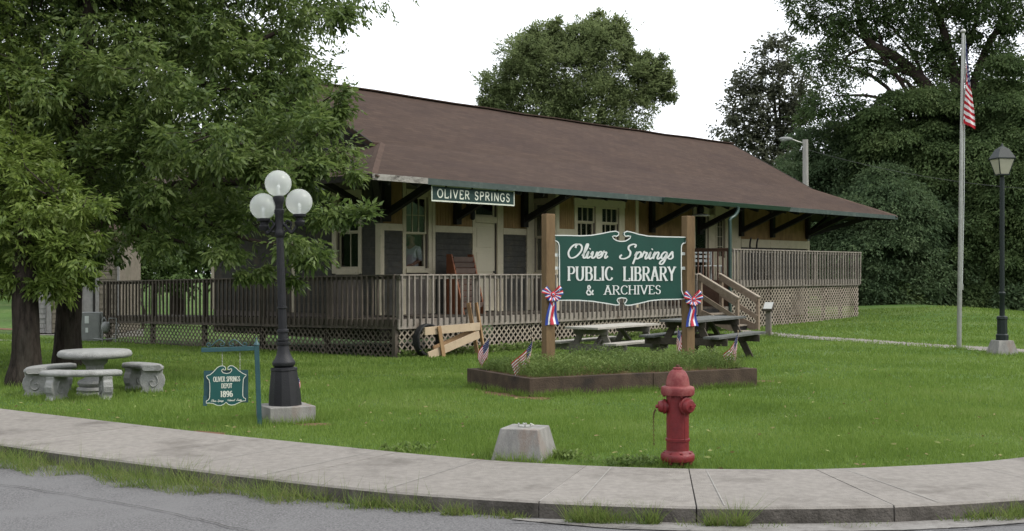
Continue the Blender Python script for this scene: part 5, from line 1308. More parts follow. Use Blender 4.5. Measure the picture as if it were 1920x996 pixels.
def bench(label, a0, a1, r0=.53, r1=.81, h=.365):
    t = thing('stone_bench', label, 'bench', (TX, TY, TZ), 0, 'curved stone benches round the table'); n = 20
    vs, fs = [], []; cs = [(r0 + .02, h - .066), (r0, h - .042), (r0 + .005, h - .02), (r0 + .03, h), (r1 - .03, h), (r1 - .005, h - .02), (r1, h - .042), (r1 - .02, h - .066)]
    for i in range(n + 1):
        ang = R(a0 + (a1 - a0) * i / n); e = min(i, n - i); ins = .0 if e > 1 else (.04 if e == 1 else .085); mid = (r0 + r1) / 2
        for r, z in cs:
            r = mid + (r - mid) * (1 - ins * 2); vs.append((r * math.cos(ang), r * math.sin(ang), z))
    k = len(cs)
    for i in range(n):
        for j in range(k): fs.append((i * k + j, i * k + (j + 1) % k, (i + 1) * k + (j + 1) % k, (i + 1) * k + j))
    fs += [tuple(range(k))[::-1], tuple(n * k + j for j in range(k))]
    mb = MB(); mb.add(vs, fs); mb.build('seat', M_STONE, t, smooth=60)
    for q in (.17, .83):
        ang = a0 + (a1 - a0) * q; mid = (r0 + r1) / 2
        out = [(-.15, -.05), (.15, -.05), (.155, .03), (.125, .055), (.12, .08), (.145, .12), (.155, .18), (.14, .235), (.12, .258), (.13, .302), (-.13, .302), (-.12, .255), (-.14, .235), (-.155, .18), (-.145, .12), (-.12, .08), (-.125, .055), (-.155, .03)]
        o = MB().prism(out, lambda a, b, d: (a, d, b), -.055, .055).build('leg', M_STONE, t, bevel=.012)
        o.location = (mid * math.cos(R(ang)), mid * math.sin(R(ang)), 0); o.rotation_euler = (0, 0, R(ang))
        for sd_ in (-1, 1):                              # carved scroll on each face of the leg
            sp_ = [(.06 * math.cos(x) * x / 6, sd_ * .058, .155 + .07 * math.sin(x) * x / 6) for x in np.linspace(1, 7.5, 22)]
            MB().tube(sp_, .010, 6).build('scroll', M_STONE, o, smooth=60)
    return t
bench('curved stone bench nearest the pavement, in front of the round stone table', 238, 312)
bench('curved stone bench left of the round stone table beside the tree trunk', 132, 208)
bench('curved stone bench right of the round stone table', 10, 74)

# ------------------------------------------------------------------ shed, electric cabinet and gas meter at the left
sh = at(218, 620, 38); sh0 = at(52, 620, 38); ZS = gzf(sh.x, 38) - .02
shed = thing('garden_shed', 'small old shingled shed with grey trim standing behind the left tree trunks', 'shed', (sh0.x, 38, ZS), R(4))
WS = sh.x - sh0.x; HS = 3.1; DS = 3.0
MB().box(0, WS, 0, .1, .15, HS).build('wall', M_SHED, shed); MB().box(0, .1, .1, DS, .15, HS).build('wall', M_SHED, shed); MB().box(WS - .1, WS, .1, DS, .15, HS).build('wall', M_SHED, shed); MB().box(.1, WS - .1, DS - .1, DS, .15, HS).build('wall', M_SHED, shed)
MB().box(-.1, WS + .1, -.35, DS, -.2, .12).build('foundation', M_CONC, shed)
def sx_(px): return (px - 52) / (218 - 52) * WS
for i in range(19):                                       # shingle courses
    z = .16 + i * .155
    for (a, b, m) in ((sx_(54), sx_(86), M_SHEDTR), (sx_(97), sx_(146), M_SHED), (sx_(184), sx_(217), M_SHED)):
        mb = MB(); x = a
        while x < b - .01:
            w = min(random.uniform(.12, .2), b - x); q = .022 + random.uniform(0, .012)
            mb.hexa([(x, -q, z), (x + w - .008, -q, z), (x + w - .008, -.002, z), (x, -.002, z), (x, -.012, z + .15), (x + w - .008, -.012, z + .15), (x + w - .008, -.002, z + .15), (x, -.002, z + .15)]); x += w
        o = mb.build('shingle_course', m, shed); tag(o, kind='stuff')
for a, b in ((48, 54), (87, 96), (147, 153), (177, 183.5), (217, 221)): MB().box(sx_(a), sx_(b), -.05, -.001, .15, HS).build('trim_board', M_SHEDTR, shed)
MB().box(sx_(153.5), sx_(176.5), -.02, -.0, .2, 2.35).build('door', M_SHEDTR, shed); MB().box(sx_(153.5), sx_(176.5), -.05, -.001, 2.4, 2.55).build('trim_board', M_SHEDTR, shed)
MB().box(sx_(172), sx_(176), -.035, -.021, .4, 2.3).build('door_edge', M_DARKWOOD, shed)
mb = MB(); mb.add([(-.3, -.4, HS - .05), (WS + .3, -.4, HS - .05), (WS + .3, DS / 2, HS + 1.1), (-.3, DS / 2, HS + 1.1), (-.3, DS + .4, HS - .05), (WS + .3, DS + .4, HS - .05), (-.3, -.4, HS + .05), (WS + .3, -.4, HS + .05), (WS + .3, DS / 2, HS + 1.2), (-.3, DS / 2, HS + 1.2), (-.3, DS + .4, HS + .05), (WS + .3, DS + .4, HS + .05)],
    [(0, 1, 2, 3), (3, 2, 5, 4), (6, 9, 8, 7), (9, 10, 11, 8), (0, 6, 7, 1), (4, 5, 11, 10), (1, 7, 8, 2), (2, 8, 11, 5), (0, 3, 9, 6), (3, 4, 10, 9)]); mb.build('roof', M_ROOF, shed)
ca = at(172, 640, 33); cab = thing('electric_cabinet', 'pale grey metal utility cabinet with labels beside the left end of the platform', 'cabinet', (ca.x, 33, gzf(ca.x, 33)), R(3))
ck = 33 / F; h_ = 55 * ck
MB().box(-.27, .27, -.15, .15, .0, h_).build('housing', M_METAL, cab, bevel=.01); MB().box(-.20, .24, -.165, -.151, .06, h_ - .05).build('door', M_METAL, cab, bevel=.004)
MB().box(-.14, -.03, -.170, -.1655, h_ - .30, h_ - .1).build('notice_plate', M_WHITE, cab); MB().box(-.12, -.05, -.170, -.1655, h_ - .55, h_ - .42).build('notice_plate', M_WHITE, cab)
MB().box(-.36, -.275, -.08, .05, .3, h_ - .03).build('conduit_box', M_METAL, cab)
ga = at(198, 640, 32.2); gas = thing('gas_meter', 'grey gas meter with bent pipes in front of the lattice by the utility cabinet', 'gas meter', (ga.x, 32.2, gzf(ga.x, 32.2)), R(-5))
mb = MB(); mb.sphere((0, 0, .42), .12, 16, 10, (1, .8, 1.3)); mb.build('meter_body', M_METAL, gas, smooth=60)
MB().lathe([(.05, -.1), (.05, -.13)], (0, 0, .5), 14, Matrix.Rotation(R(90), 3, 'X')).build('dial', M_WHITE, gas)
mb = MB(); mb.tube([(-.08, 0, -.1), (-.08, 0, .62), (-.04, 0, .68), (0, 0, .62), (0, 0, .5)], .022, 8); mb.build('pipe', M_METAL, gas, smooth=50)
mb = MB(); mb.tube([(.1, 0, .5), (.1, .0, .66), (.3, .0, .66), (.28, 0, .0)], .018, 8); mb.build('pipe', M_METAL, gas, smooth=50)
mb = MB(); mb.tube([(-.35, .05, .1), (-.1, .05, .08), (.3, .05, .12)], .02, 8); mb.build('pipe', M_METAL, gas, smooth=50)

# ------------------------------------------------------------------ things on the platform
rs = S(871, 1.5); x, y = bw(rs, 1.45); rack = thing('display_rack', 'sloping slatted wooden rack with orange stained sides on the platform beside the white door', 'rack', (x, y, .5), ROT)
for sx in (-.36, .36):
    mb = MB(); mb.prism([(-.30, 0), (.28, 0), (.28, 1.42), (.12, 1.42)], lambda a, b, d, sx=sx: (sx + d, a, b), -.02, .02); mb.build('side_board', M_RACKO, rack)
for i in range(9):
    t = .12 + i * .095; z = 1.42 * t + .05; yv = -.30 + .42 * t + .03
    mb = MB(); mb.beam((-.338, yv, z), (.338, yv, z), .022, .118, (0, -.28, 1)); mb.build('slat', M_RACKS, rack)
MB().box(-.338, .338, .20, .22, .1, 1.3).build('back_board', M_RACKO, rack)
s_, v_ = S(1332, 1.2), 1.3; x, y = bw(SF + 1.1, 1.5); pb = thing('porch_bench', 'white slatted bench behind the brown railing on the freight platform', 'bench', (x, y, 1.25), ROT)
for k in range(4): MB().box(-.6, .6, -.2 + k * .11, -.11 + k * .11, .42, .45).build('seat_slat', M_WHITE, pb)
for k in range(3): MB().box(-.6, .6, .24, .27, .55 + k * .13, .63 + k * .13).build('back_slat', M_WHITE, pb)
for sx in (-.55, .55): MB().box(sx - .03, sx + .03, -.2, -.15, 0, .42).build('leg', M_WHITE, pb); MB().box(sx - .03, sx + .03, .2, .24, 0, .9).build('leg', M_WHITE, pb)
hs_ = S(1417, .6); x, y = bw(hs_, .55); ht = thing('hand_truck', 'dark old hand truck with two curved handles leaning behind the freight platform railing', 'hand truck', (x, y, 1.25), ROT)
for sx in (-.2, .2): mb = MB(); mb.tube(smooth_path([(sx, -.25, .08), (sx, 0, .6), (sx, .12, .95), (sx - .05, .10, 1.12), (sx - .12, .02, 1.28)], 5), .028, 8); mb.build('handle', M_DARKWOOD, ht, smooth=50)
for z in (.25, .5, .75): MB().box(-.18, .18, -.2 + .35 * z, -.17 + .35 * z, z, z + .06).build('cross_bar', M_DARKWOOD, ht)
for sx in (-.25, .25): MB().lathe([(.02, -.03), (.11, -.03), (.11, .03), (.02, .03)], (sx, -.12, .11), 16, Matrix.Rotation(R(90), 3, 'Y')).build('wheel', M_DARKWOOD, ht)
ps = S(1314, .9); x, y = bw(ps, .9); zc = Zb(1314, 405, .9); pl = thing('porch_lamp', 'dark hanging lamp with a pale dish shade under the freight platform eave', 'lamp', (x, y, zc), 0)
MB().lathe([(.27, 0), (.27, .012), (.20, .04), (.09, .07), (.04, .075)], n=24).build('shade', M_WHITE, pl, smooth=50)
MB().lathe([(.07, .076), (.10, .11), (.10, .24), (.06, .30), (.02, .32), (.012, .42)], n=16).build('lamp_body', M_BLACKP, pl, smooth=50)
sh_z = ZE - .12 + (ZB - ZE) * .4
MB().tube([(0, 0, .40), (0, 0, max(.45, 3.72 - zc))], .01, 6).build('rod', M_BLACKP, pl)
# brick fragment on the verge
rk = road_pt(1165, 972); mb = MB(); mb.sphere((0, 0, .0), .075, 9, 6, (1.2, .7, .45)); o = mb.build('stone', M_CLAY); o.location = (rk[0], rk[1] + .05, -.085)
for v in o.data.vertices: v.co += Vector((random.uniform(-.01, .01), random.uniform(-.01, .01), random.uniform(-.006, .006)))
tag(o, 'reddish clay lump lying in the gutter between two grass tufts', 'stone')

# ------------------------------------------------------------------ person behind the tall window
def skin_mesh(name, joints, edges, m, parent, lvl=2, root=0):
    me = bpy.data.meshes.new(name); me.from_pydata([j[:3] for j in joints], edges, []); me.update(); me.materials.append(m)
    o = bpy.data.objects.new(name, me); COL.objects.link(o); o.parent = parent
    sk = o.modifiers.new('skin', 'SKIN'); sk.use_smooth_shade = True
    for i, j in enumerate(joints):
        d = me.skin_vertices[0].data[i]; r = j[3]; d.radius = (r, r) if not hasattr(r, '__len__') else r; d.use_root = (i == root)
    sb = o.modifiers.new('sub', 'SUBSURF'); sb.levels = lvl; sb.render_levels = lvl
    return o
ws = S(773, VF + .42); x, y = bw(ws, VF + .42)
per = thing('person', 'person in a loose white shirt standing inside behind the tall depot window', 'person', (x, y, .62), ROT - R(90))
# local frame: faces -y, x to the side
J = [(0, .0, .96, (.15, .11)), (0, .0, 1.12, (.14, .10)), (0, -.01, 1.30, (.17, .115)), (0, .0, 1.46, (.11, .09)), (0, -.01, 1.56, .055), (0, -.03, 1.66, (.075, .09)), (0, -.02, 1.77, (.078, .095)), (0, -.0, 1.84, .05)]
E = [(i, i + 1) for i in range(7)]
def chain(start, pts):
    k = start
    for p in pts: J.append(p); E.append((k, len(J) - 1)); k = len(J) - 1
    return k
for sx in (-1, 1):
    w = chain(3, [(sx * .19, .0, 1.44, .062), (sx * .24, .03, 1.17, .047), (sx * .20, -.18, 1.05, .038), (sx * .18, -.22, 1.045, (.040, .022)), (sx * .17, -.27, 1.04, (.042, .018))])
    for k, (dx, L) in enumerate(((-.03, .065), (-.01, .08), (.012, .078), (.032, .06))):
        bx_, by_, bz_ = J[w][:3]; chain(w, [(bx_ + dx, by_ - L * .5, bz_ - .008, .009), (bx_ + dx, by_ - L, bz_ - .03, .008)])
    chain(w - 1, [(sx * .18 - sx * .05, -.25, 1.05, .010), (sx * .18 - sx * .06, -.285, 1.03, .009)])
    chain(0, [(sx * .10, 0, .88, .095), (sx * .11, -.01, .50, .06), (sx * .11, .02, .10, .042), (sx * .11, -.03, .04, .04), (sx * .115, -.16, .03, .034)])
skin_mesh('body', J, E, M_SKIN, per)
SJ = [(0, .0, .86, (.185, .14)), (0, .0, 1.0, (.18, .135)), (0, -.01, 1.28, (.20, .14)), (0, .0, 1.44, (.14, .115)), (0, -.0, 1.53, .075)]
SEd = [(0, 1), (1, 2), (2, 3), (3, 4)]
for sx in (-1, 1):
    b = len(SJ); SJ += [(sx * .20, .0, 1.43, .085), (sx * .255, .03, 1.24, .078), (sx * .26, .0, 1.13, .078)]; SEd += [(3, b), (b, b + 1), (b + 1, b + 2)]
skin_mesh('shirt', SJ, SEd, M_SHIRT, per)
TJ = [(0, 0, .93, (.165, .125)), (0, 0, .86, (.16, .12))]; TE = [(0, 1)]
for sx in (-1, 1):
    b = len(TJ); TJ += [(sx * .10, 0, .78, .105), (sx * .11, -.01, .48, .075), (sx * .11, .02, .06, .065)]; TE += [(1, b), (b, b + 1), (b + 1, b + 2)]
skin_mesh('trousers', TJ, TE, M_TROUS, per)
mb = MB(); mb.sphere((0, .005, 1.785), .105, 16, 10, (.86, 1.02, .95)); mb.build('hair', M_HAIR, per, smooth=80)
for sx in (-1, 1): MB().sphere((sx * .032, -.112, 1.745), .012, 8, 6).build('eye', M_WHITE, per, smooth=80)
mb = MB(); mb.sphere((0, -.125, 1.71), .017, 8, 6, (.8, 1, 1.5)); mb.build('nose', M_SKIN, per, smooth=80)
mb = MB(); mb.sphere((0, -.112, 1.67), .022, 8, 6, (1.2, .4, .3)); mb.build('mouth', M_HYDTOP, per, smooth=80)

# ------------------------------------------------------------------ foliage
def unit(a): return a / np.maximum(np.linalg.norm(a, axis=-1, keepdims=True), 1e-9)
def leaf_quads(base, d, L, Wd, rng, fold=.25):
    n = len(base); up = unit(rng.normal(size=(n, 3)) * .6 + np.array([0, 0, 1.0]))
    s = unit(np.cross(d, up)); nn = np.cross(s, d)
    L = np.broadcast_to(np.asarray(L, float).reshape(-1, 1), (n, 1)); Wd = np.broadcast_to(np.asarray(Wd, float).reshape(-1, 1), (n, 1))
    mid = base + d * L * .45 - nn * Wd * fold
    v = np.stack([base, mid + s * Wd * .5 + nn * Wd * fold, base + d * L - nn * L * .12, mid - s * Wd * .5 + nn * Wd * fold], 1)
    return v.reshape(-1, 3)
def crown_points(blobs, n, rng, clump=.24, shell=.55, per=26, flat=.8):
    """points gathered in clumps that sit mostly in the outer part of each blob -> (points, outward direction)"""
    wts = np.array([b[3] ** 2 * (b[4] if len(b) > 4 else 1) for b in blobs]); wts = wts / wts.sum()
    P, D = [], []
    for b, w in zip(blobs, wts):
        m = max(1, int(n * w / per)); c = np.array(b[:3]); r = b[3]
        d = unit(rng.normal(size=(m, 3))); rad = r * (shell + (1 - shell) * rng.random((m, 1)) ** .6) * (.92 + .16 * rng.random((m, 1)))
        cc = c + d * rad * np.array([1, 1, flat])
        cnt = per
        off = rng.normal(size=(m, cnt, 3)) * np.array([1, 1, .6]) * (clump * r * (.6 + .8 * rng.random((m, 1, 1))))
        p = cc[:, None, :] + off
        P.append(p.reshape(-1, 3)); dd = unit(d[:, None, :] * .8 + unit(off) * .7); D.append(dd.reshape(-1, 3))
    return np.concatenate(P), np.concatenate(D)
def tier_points(blobs, n, rng, per=40, pr=.9, droop=.45):
    """drooping fans of leaves stacked over each blob's surface -> (points, leaf direction)"""
    wts = np.array([b[3] ** 2 for b in blobs]); wts = wts / wts.sum(); P, D = [], []
    for b, w in zip(blobs, wts):
        m = max(2, int(n * w / per)); c = np.array(b[:3]); r = b[3]
        q = int(n * w * .22); dq_ = unit(rng.normal(size=(q, 3))); P.append(c + dq_ * r * .85 * rng.random((q, 1)) ** .4); D.append(unit(dq_ + rng.normal(size=(q, 3)) * .5))
        d = unit(rng.normal(size=(m, 3)) + np.array([0, -.15, .30])); cc = c + d * r * (.70 + .45 * rng.random((m, 1)))
        th = rng.random((m, per)) * 6.283; rho = np.sqrt(rng.random((m, per))); R_ = pr * (.40 + 1.0 * rng.random((m, 1)) ** 1.5)
        hd = unit(d * np.array([1, 1, 0]) + 1e-6)
        ox = np.cos(th) * rho * R_; oy = np.sin(th) * rho * R_
        oz = -droop * R_ * rho ** 2 + .06 * rng.normal(size=(m, per)) - .12 * R_ * rng.random((m, per))
        tilt = .35 * (ox * hd[:, None, 0] + oy * hd[:, None, 1])
        P.append((cc[:, None, :] + np.stack([ox, oy, oz - tilt], -1)).reshape(-1, 3))
        dd = unit(np.stack([np.cos(th), np.sin(th), -.25 - .75 * rho], -1) + hd[:, None, :] * .35); D.append(dd.reshape(-1, 3))
    return np.concatenate(P), np.concatenate(D)
def sprays(P, D, k, L, Wd, rng, droop=.35, rach=1.6, spread=.8):
    """k leaflets along each twig"""
    n = len(P); ax = unit(D + rng.normal(size=(n, 3)) * .55 + np.array([0, 0, -droop]))
    side = unit(np.cross(ax, np.array([0, 0, 1.0]) + rng.normal(size=(n, 3)) * .3))
    out = []
    for i in range(k):
        t = i / max(1, k - 1); sg = 1 if i % 2 else -1
        if i == k - 1: d = ax
        else: d = unit(ax * (.55 + .4 * t) + side * sg * spread + np.array([0, 0, -droop * .5]) + rng.normal(size=(n, 3)) * .18)
        out.append(leaf_quads(P + ax * L * rach * t, d, L * (.55 + .9 * rng.random(n)), Wd * (.65 + .7 * rng.random(n)), rng))
    return np.concatenate(out)
def trunk_mesh(name, m, parent, paths, n=10, rough=0.0):
    mb = MB()
    for pts, rad in paths:
        q = smooth_path(pts, 5); rr = np.interp(np.linspace(0, 1, len(q)), np.linspace(0, 1, len(rad)), rad)
        mb.tube(q, list(rr), n)
    o = mb.build(name, m, parent, smooth=80)
    if rough:
        for v in o.data.vertices:
            q = v.co; f = noise.noise(Vector((q.x * 9, q.y * 9, q.z * 2.2))) * rough + noise.noise(Vector((q.x * 22, q.y * 22, q.z * 5))) * rough * .5
            v.co += v.normal * f
    return o
def tree(name, label, base, trunk, limbs, blobs, n, leafm, barkm, L, Wd, k=3, seed=1, group=None, droop=.35, clump=.24, shell=.55, per=26, flat=.8, spread=.8, twigs=0, keep=None, tiers=0.0):
    """base: world point; trunk/limbs/blobs in world coordinates"""
    rng = np.random.default_rng(seed); bz = Vector(base)
    t = thing(name, label, 'tree' if 'shrub' not in name else 'shrub', bz, 0, group)
    loc = lambda p: tuple(Vector(p) - bz)
    tm = trunk_mesh('trunk', barkm, t, [([loc(p) for p in trunk[0]], trunk[1])], 18, .012 if L < .15 else 0)
    if limbs: trunk_mesh('limb', M_BARK2, t, [([loc(p) for p in pts], r) for pts, r in limbs], 8)
    bl_ = [tuple(np.array(b[:3]) - np.array(bz)) + tuple(b[3:]) for b in blobs]
    P, D = tier_points(bl_, n, rng, per, tiers) if tiers else crown_points(bl_, n, rng, clump, shell, per, flat)
    if keep is not None: q = keep(P + np.array(bz)); P, D = P[q], D[q]
    if twigs:
        mb = MB(); idx = rng.choice(len(P), twigs, replace=False)
        cs = np.array([b[:3] for b in bl_])
        for i in idx:
            p = P[i]; c = cs[np.argmin(np.linalg.norm(cs - p, axis=1))]; a = p + (c - p) * .7
            mb.tube([a, (a + p) / 2 + rng.normal(size=3) * .05, p], [.012, .008, .003], 4, False)
        tag(mb.build('twigs', barkm, t), kind='stuff')
    V = sprays(P, D, k, L, Wd, rng, droop, spread=spread)
    np_mesh('crown', V, 4, leafm, t)
    return t
def B_(px, py, Y, rpx, w=1.0):
    p = at(px, py, Y); return (p.x, p.y, p.z, rpx * Y / F, w)

# ------------------------------------------------------------------ the two near ash trees
t1 = G(45, 722); t2 = G(127, 690)
b1 = [B_(50, 430, 16.2, 90), B_(20, 340, 16.5, 85), B_(110, 500, 15.9, 60), B_(60, 505, 15.9, 52), B_(100, 370, 16.0, 65), B_(165, 420, 15.9, 42), B_(140, 465, 15.6, 40), B_(-60, 450, 16.5, 110), B_(-90, 300, 17, 140),
      B_(30, 290, 17.0, 60, 1.5), B_(30, 385, 16.4, 60, 1.4), B_(95, 540, 15.6, 26, 1.4), B_(160, 392, 15.7, 34), B_(70, 440, 17.6, 95), B_(-40, 200, 18, 150), B_(-150, 100, 18, 200), B_(-200, 480, 17.5, 120)]
limbs1 = [([(t1.x, t1.y, 1.9), at(60, 430, 17), at(90, 360, 16.4)], [.10, .06, .02]), ([(t1.x, t1.y, 2.1), at(0, 350, 17.2), at(-60, 300, 17)], [.11, .07, .03]), ([(t1.x, t1.y, 1.7), at(100, 470, 16.5), at(140, 460, 15.8)], [.07, .04, .015])]
tree('ash_tree', 'front leafy ash tree with a thick dark trunk at the far left edge', (t1.x, t1.y, t1.z),
     ([(t1.x, t1.y, t1.z - .25), (t1.x, t1.y, t1.z + .05), (t1.x + .03, t1.y, t1.z + .35), (t1.x + .02, t1.y, .9), (t1.x - .03, t1.y + .1, 1.7), (t1.x - .1, t1.y + .3, 2.35)], [.31, .25, .19, .17, .15, .06]),
     limbs1, b1, 11500, L_ASH2, M_BARK, .098, .036, 6, 21, 'ash trees over the stone table', .45, .18, .45, 28, twigs=260)
b2 = [B_(60, 60, 19.5, 190), B_(260, 40, 19.5, 190), B_(440, 40, 19.5, 160), B_(560, 15, 19.5, 95), B_(330, 200, 19.5, 180), B_(480, 170, 19, 125), B_(570, 170, 18.6, 68), B_(150, 230, 19.5, 170),
      B_(560, 290, 17.6, 92, 1.5), B_(615, 330, 17.2, 52, 1.8), B_(590, 200, 18.0, 60, 1.6), B_(545, 120, 18.6, 60, 1.3), B_(640, 285, 17.4, 30, 1.6), B_(450, 330, 18, 130), B_(300, 350, 18, 150), B_(615, 400, 17.0, 56), B_(560, 440, 16.8, 70), B_(470, 435, 17.2, 92), B_(360, 440, 17.6, 92), B_(230, 400, 18, 120),
      B_(662, 420, 16.8, 26, 1.3), B_(690, 412, 16.7, 14, 1.2), B_(600, 118, 18.8, 36), B_(632, 20, 19, 34, 1.0), B_(585, 500, 16.8, 30, 1.3), B_(555, 525, 16.7, 22, 1.3), B_(420, 500, 17.2, 32, 1.3), B_(480, 490, 17.1, 26, 1.2), B_(345, 495, 17.4, 30, 1.2), B_(285, 480, 17.6, 30, 1.2), B_(218, 470, 17.8, 36, 1.2),
      B_(530, 360, 16.4, 60), B_(600, 250, 17.4, 60), B_(420, 250, 17, 110), B_(150, 330, 19, 110), B_(280, 130, 17.4, 110), B_(90, 170, 17.4, 110),
      B_(120, 480, 19.4, 42), B_(190, 500, 19, 30),
      (-8.5, 21, 7.6, 3.4, .5), (-4.6, 22, 8.4, 3.2, .5), (-6.5, 19, 9.5, 3.0, .5), (-11, 22, 8.5, 3.6, .5), (-7.5, 25, 8.0, 3.4, .5), (-4.2, 20.5, 8.2, 2.2, .5),
      B_(300, -230, 20, 330), B_(20, -150, 20, 260), B_(470, -170, 20, 170), B_(250, 120, 22.5, 220), B_(430, 180, 22, 190), B_(120, 330, 22.5, 150), B_(320, 330, 22.5, 150)]
limbs2 = [([(t2.x, t2.y, 2.2), at(230, 400, 20), at(330, 350, 19), at(470, 340, 17.8), at(590, 330, 17.2)], [.16, .12, .09, .05, .02]),
          ([(t2.x, t2.y, 2.8), at(230, 260, 20), at(360, 150, 19.6), at(520, 60, 19.4)], [.17, .12, .08, .03]),
          ([(t2.x, t2.y, 3.0), at(120, 150, 20.5), at(160, -60, 20.5)], [.16, .12, .05]),
          ([(t2.x, t2.y, 2.6), at(60, 230, 19.5), at(20, 60, 19)], [.12, .08, .03]),
          ([at(330, 350, 19), at(400, 420, 18), at(470, 450, 17.3), at(550, 460, 16.9)], [.07, .05, .03, .015]),
          ([at(360, 150, 19.6), at(480, 180, 19), at(575, 170, 18.6)], [.06, .04, .015]), ([at(230, 400, 20), at(300, 440, 18.4), at(360, 460, 17.7)], [.06, .04, .015])]
tree('ash_tree', 'large spreading ash tree behind the stone table whose crown fills the upper left', (t2.x, t2.y, t2.z),
     ([(t2.x, t2.y, t2.z - .25), (t2.x, t2.y, t2.z + .05), (t2.x, t2.y, t2.z + .4), (t2.x + .02, t2.y, 1.0), (t2.x + .05, t2.y, 2.3), (t2.x + .2, t2.y, 4.0), (t2.x + .4, t2.y, 6.5)], [.33, .26, .208, .19, .185, .14, .07]),
     limbs2, b2, 42000, L_ASH, M_BARK, .108, .042, 6, 22, 'ash trees over the stone table', .45, .13, .5, 40, twigs=500)

# ------------------------------------------------------------------ trees beyond
def dense(name, label, px, Y, pyb, blobs, n, lm, L=.26, Wd=.12, k=4, seed=3, tr=.3, limbs=(), droop=.3, group='trees beyond the depot', shell=.5, clump=.2, per=30, bark=None, twigs=0, flat=.85, trunk=None, tiers=0.0):
    b = at(px, HY, Y); z = gzf(b.x, Y); top = max(q[2] for q in blobs)
    bk = 1.6 if tiers > 1 else 0.0
    tp = trunk or [(b.x, Y, z - .3), (b.x + .1, Y + bk, z + (top - z) * .3), (b.x - .1, Y + bk, z + (top - z) * .5), (b.x + .05, Y + bk, z + (top - z) * .68)]
    rr = [tr * 1.3, tr, tr * .6, tr * .2]
    lim = [([tp[1], tuple((Vector(tp[2]) + Vector(q[:3])) / 2 + Vector((0, 0, .3))), q[:3]], [tr * .5, tr * .3, tr * .08]) for q in blobs[:12:2]] + list(limbs)
    return tree(name, label, (b.x, Y, z), (tp, rr), lim, blobs, n, lm, bark or M_BARK2, L, Wd, k, seed, group, droop, clump, shell, per, flat, twigs=twigs, tiers=tiers)
# tree whose crown shows above the middle of the roof
Yc = 62; cb = [B_(1000, 105, Yc, 58, 4), B_(1120, 90, Yc, 62, 4), B_(1060, 140, Yc, 80, 4), B_(955, 165, Yc, 52, 4), B_(1175, 150, Yc, 58, 3.5), B_(1010, 205, Yc, 75, 4), B_(1110, 205, Yc, 82, 4), B_(1190, 210, Yc, 52, 2), B_(932, 205, Yc, 34, 3), B_(1222, 190, Yc, 30, 2), B_(1090, 270, Yc, 110, 2.5), B_(985, 250, Yc, 60, 3)]
shoots = ((1000, 62), (1040, 50), (1010, 66), (1030, 62), (1075, 78), (1105, 52), (1128, 40), (1145, 50), (1163, 52), (970, 98), (985, 84), (1180, 88), (1212, 108), (1240, 116), (950, 140), (925, 172), (1256, 150), (1200, 122), (1090, 66), (1058, 72), (1120, 58), (1224, 150), (908, 190))
for (x, y) in shoots:
    for q in range(6): cb.append(B_(x + random.uniform(-2, 2) + .12 * q * (1085 - x) / 20, y - 14 + 9 * q, Yc, 5.0 + 1.7 * q, 13 - q))
dense('maple_tree', 'rounded green tree with upright leafy tips rising above the middle of the depot roof', 1085, Yc, 560, cb, 44000, L_MID, .15, .075, 4, 31, .3, shell=.40, clump=.15, per=34, twigs=300, droop=-.2)

# airy dark tree left of the pole
Ya = 66; ab = [B_(1445, 110, Ya, 36), B_(1420, 150, Ya, 38), B_(1475, 150, Ya, 42), B_(1400, 195, Ya, 42), B_(1450, 200, Ya, 46), B_(1500, 190, Ya, 40), B_(1385, 240, Ya, 42), B_(1440, 255, Ya, 50), B_(1490, 240, Ya, 40), B_(1420, 300, Ya, 50), B_(1460, 75, Ya, 22), B_(1480, 82, Ya, 20), B_(1370, 215, Ya, 22), B_(1470, 330, Ya, 70)]
dense('airy_tree', 'sparse dark purplish tree with sky showing through, right of the roof end', 1466, Ya, 570, ab, 4600, L_AIRY, .21, .13, 4, 32, .2, shell=.35, clump=.16, per=14, twigs=500, bark=M_BARK2)
# tall tree with the bare limb, top right
Yb = 54
tb_ = [B_(1540, 25, Yb, 60), B_(1600, 40, Yb, 50), B_(1530, 110, Yb, 44), B_(1580, 110, Yb, 50), B_(1650, 30, Yb, 50), B_(1710, 40, Yb, 55), B_(1560, 180, Yb, 50), B_(1530, 200, Yb, 38), B_(1640, 130, Yb, 30, .7), B_(1700, 110, Yb, 40), B_(1770, 50, Yb, 60), B_(1840, 25, Yb, 60), B_(1900, 30, Yb, 40), B_(1740, 130, Yb, 60), B_(1810, 110, Yb, 60),
       B_(1880, 110, Yb, 45), B_(1590, 225, Yb, 50), B_(1510, 25, Yb, 26), B_(1490, 10, Yb, 20), B_(1880, -80, Yb, 130), B_(1700, -90, Yb, 140), B_(1560, -60, Yb, 80)]
lm_ = [([at(1790, 330, Yb), at(1755, 190, Yb), at(1690, 115, Yb), at(1630, 80, Yb), at(1612, 30, Yb), at(1600, -40, Yb)], [.34, .30, .24, .20, .14, .06]),
       ([at(1690, 115, Yb), at(1660, 100, Yb), at(1640, 40, Yb), at(1630, -20, Yb)], [.10, .08, .06, .03]), ([at(1720, 145, Yb), at(1650, 118, Yb), at(1600, 110, Yb)], [.12, .08, .03]),
       ([at(1790, 330, Yb), at(1800, 200, Yb), at(1770, 60, Yb), at(1740, -20, Yb)], [.34, .26, .18, .10]), ([at(1795, 250, Yb), at(1850, 90, Yb), at(1900, 20, Yb)], [.24, .16, .08]), ([at(1800, 120, Yb), at(1830, 40, Yb), at(1835, -30, Yb)], [.14, .10, .05]), ([at(1640, 85, Yb), at(1590, 105, Yb), at(1560, 150, Yb)], [.09, .06, .02])]
dense('tall_tree', 'tall open tree with a bare leaning limb against the sky at the top right', 1800, Yb, 560, tb_, 21000, L_DARK, .16, .08, 4, 33, .30, lm_, shell=.30, clump=.17, per=30, twigs=700)
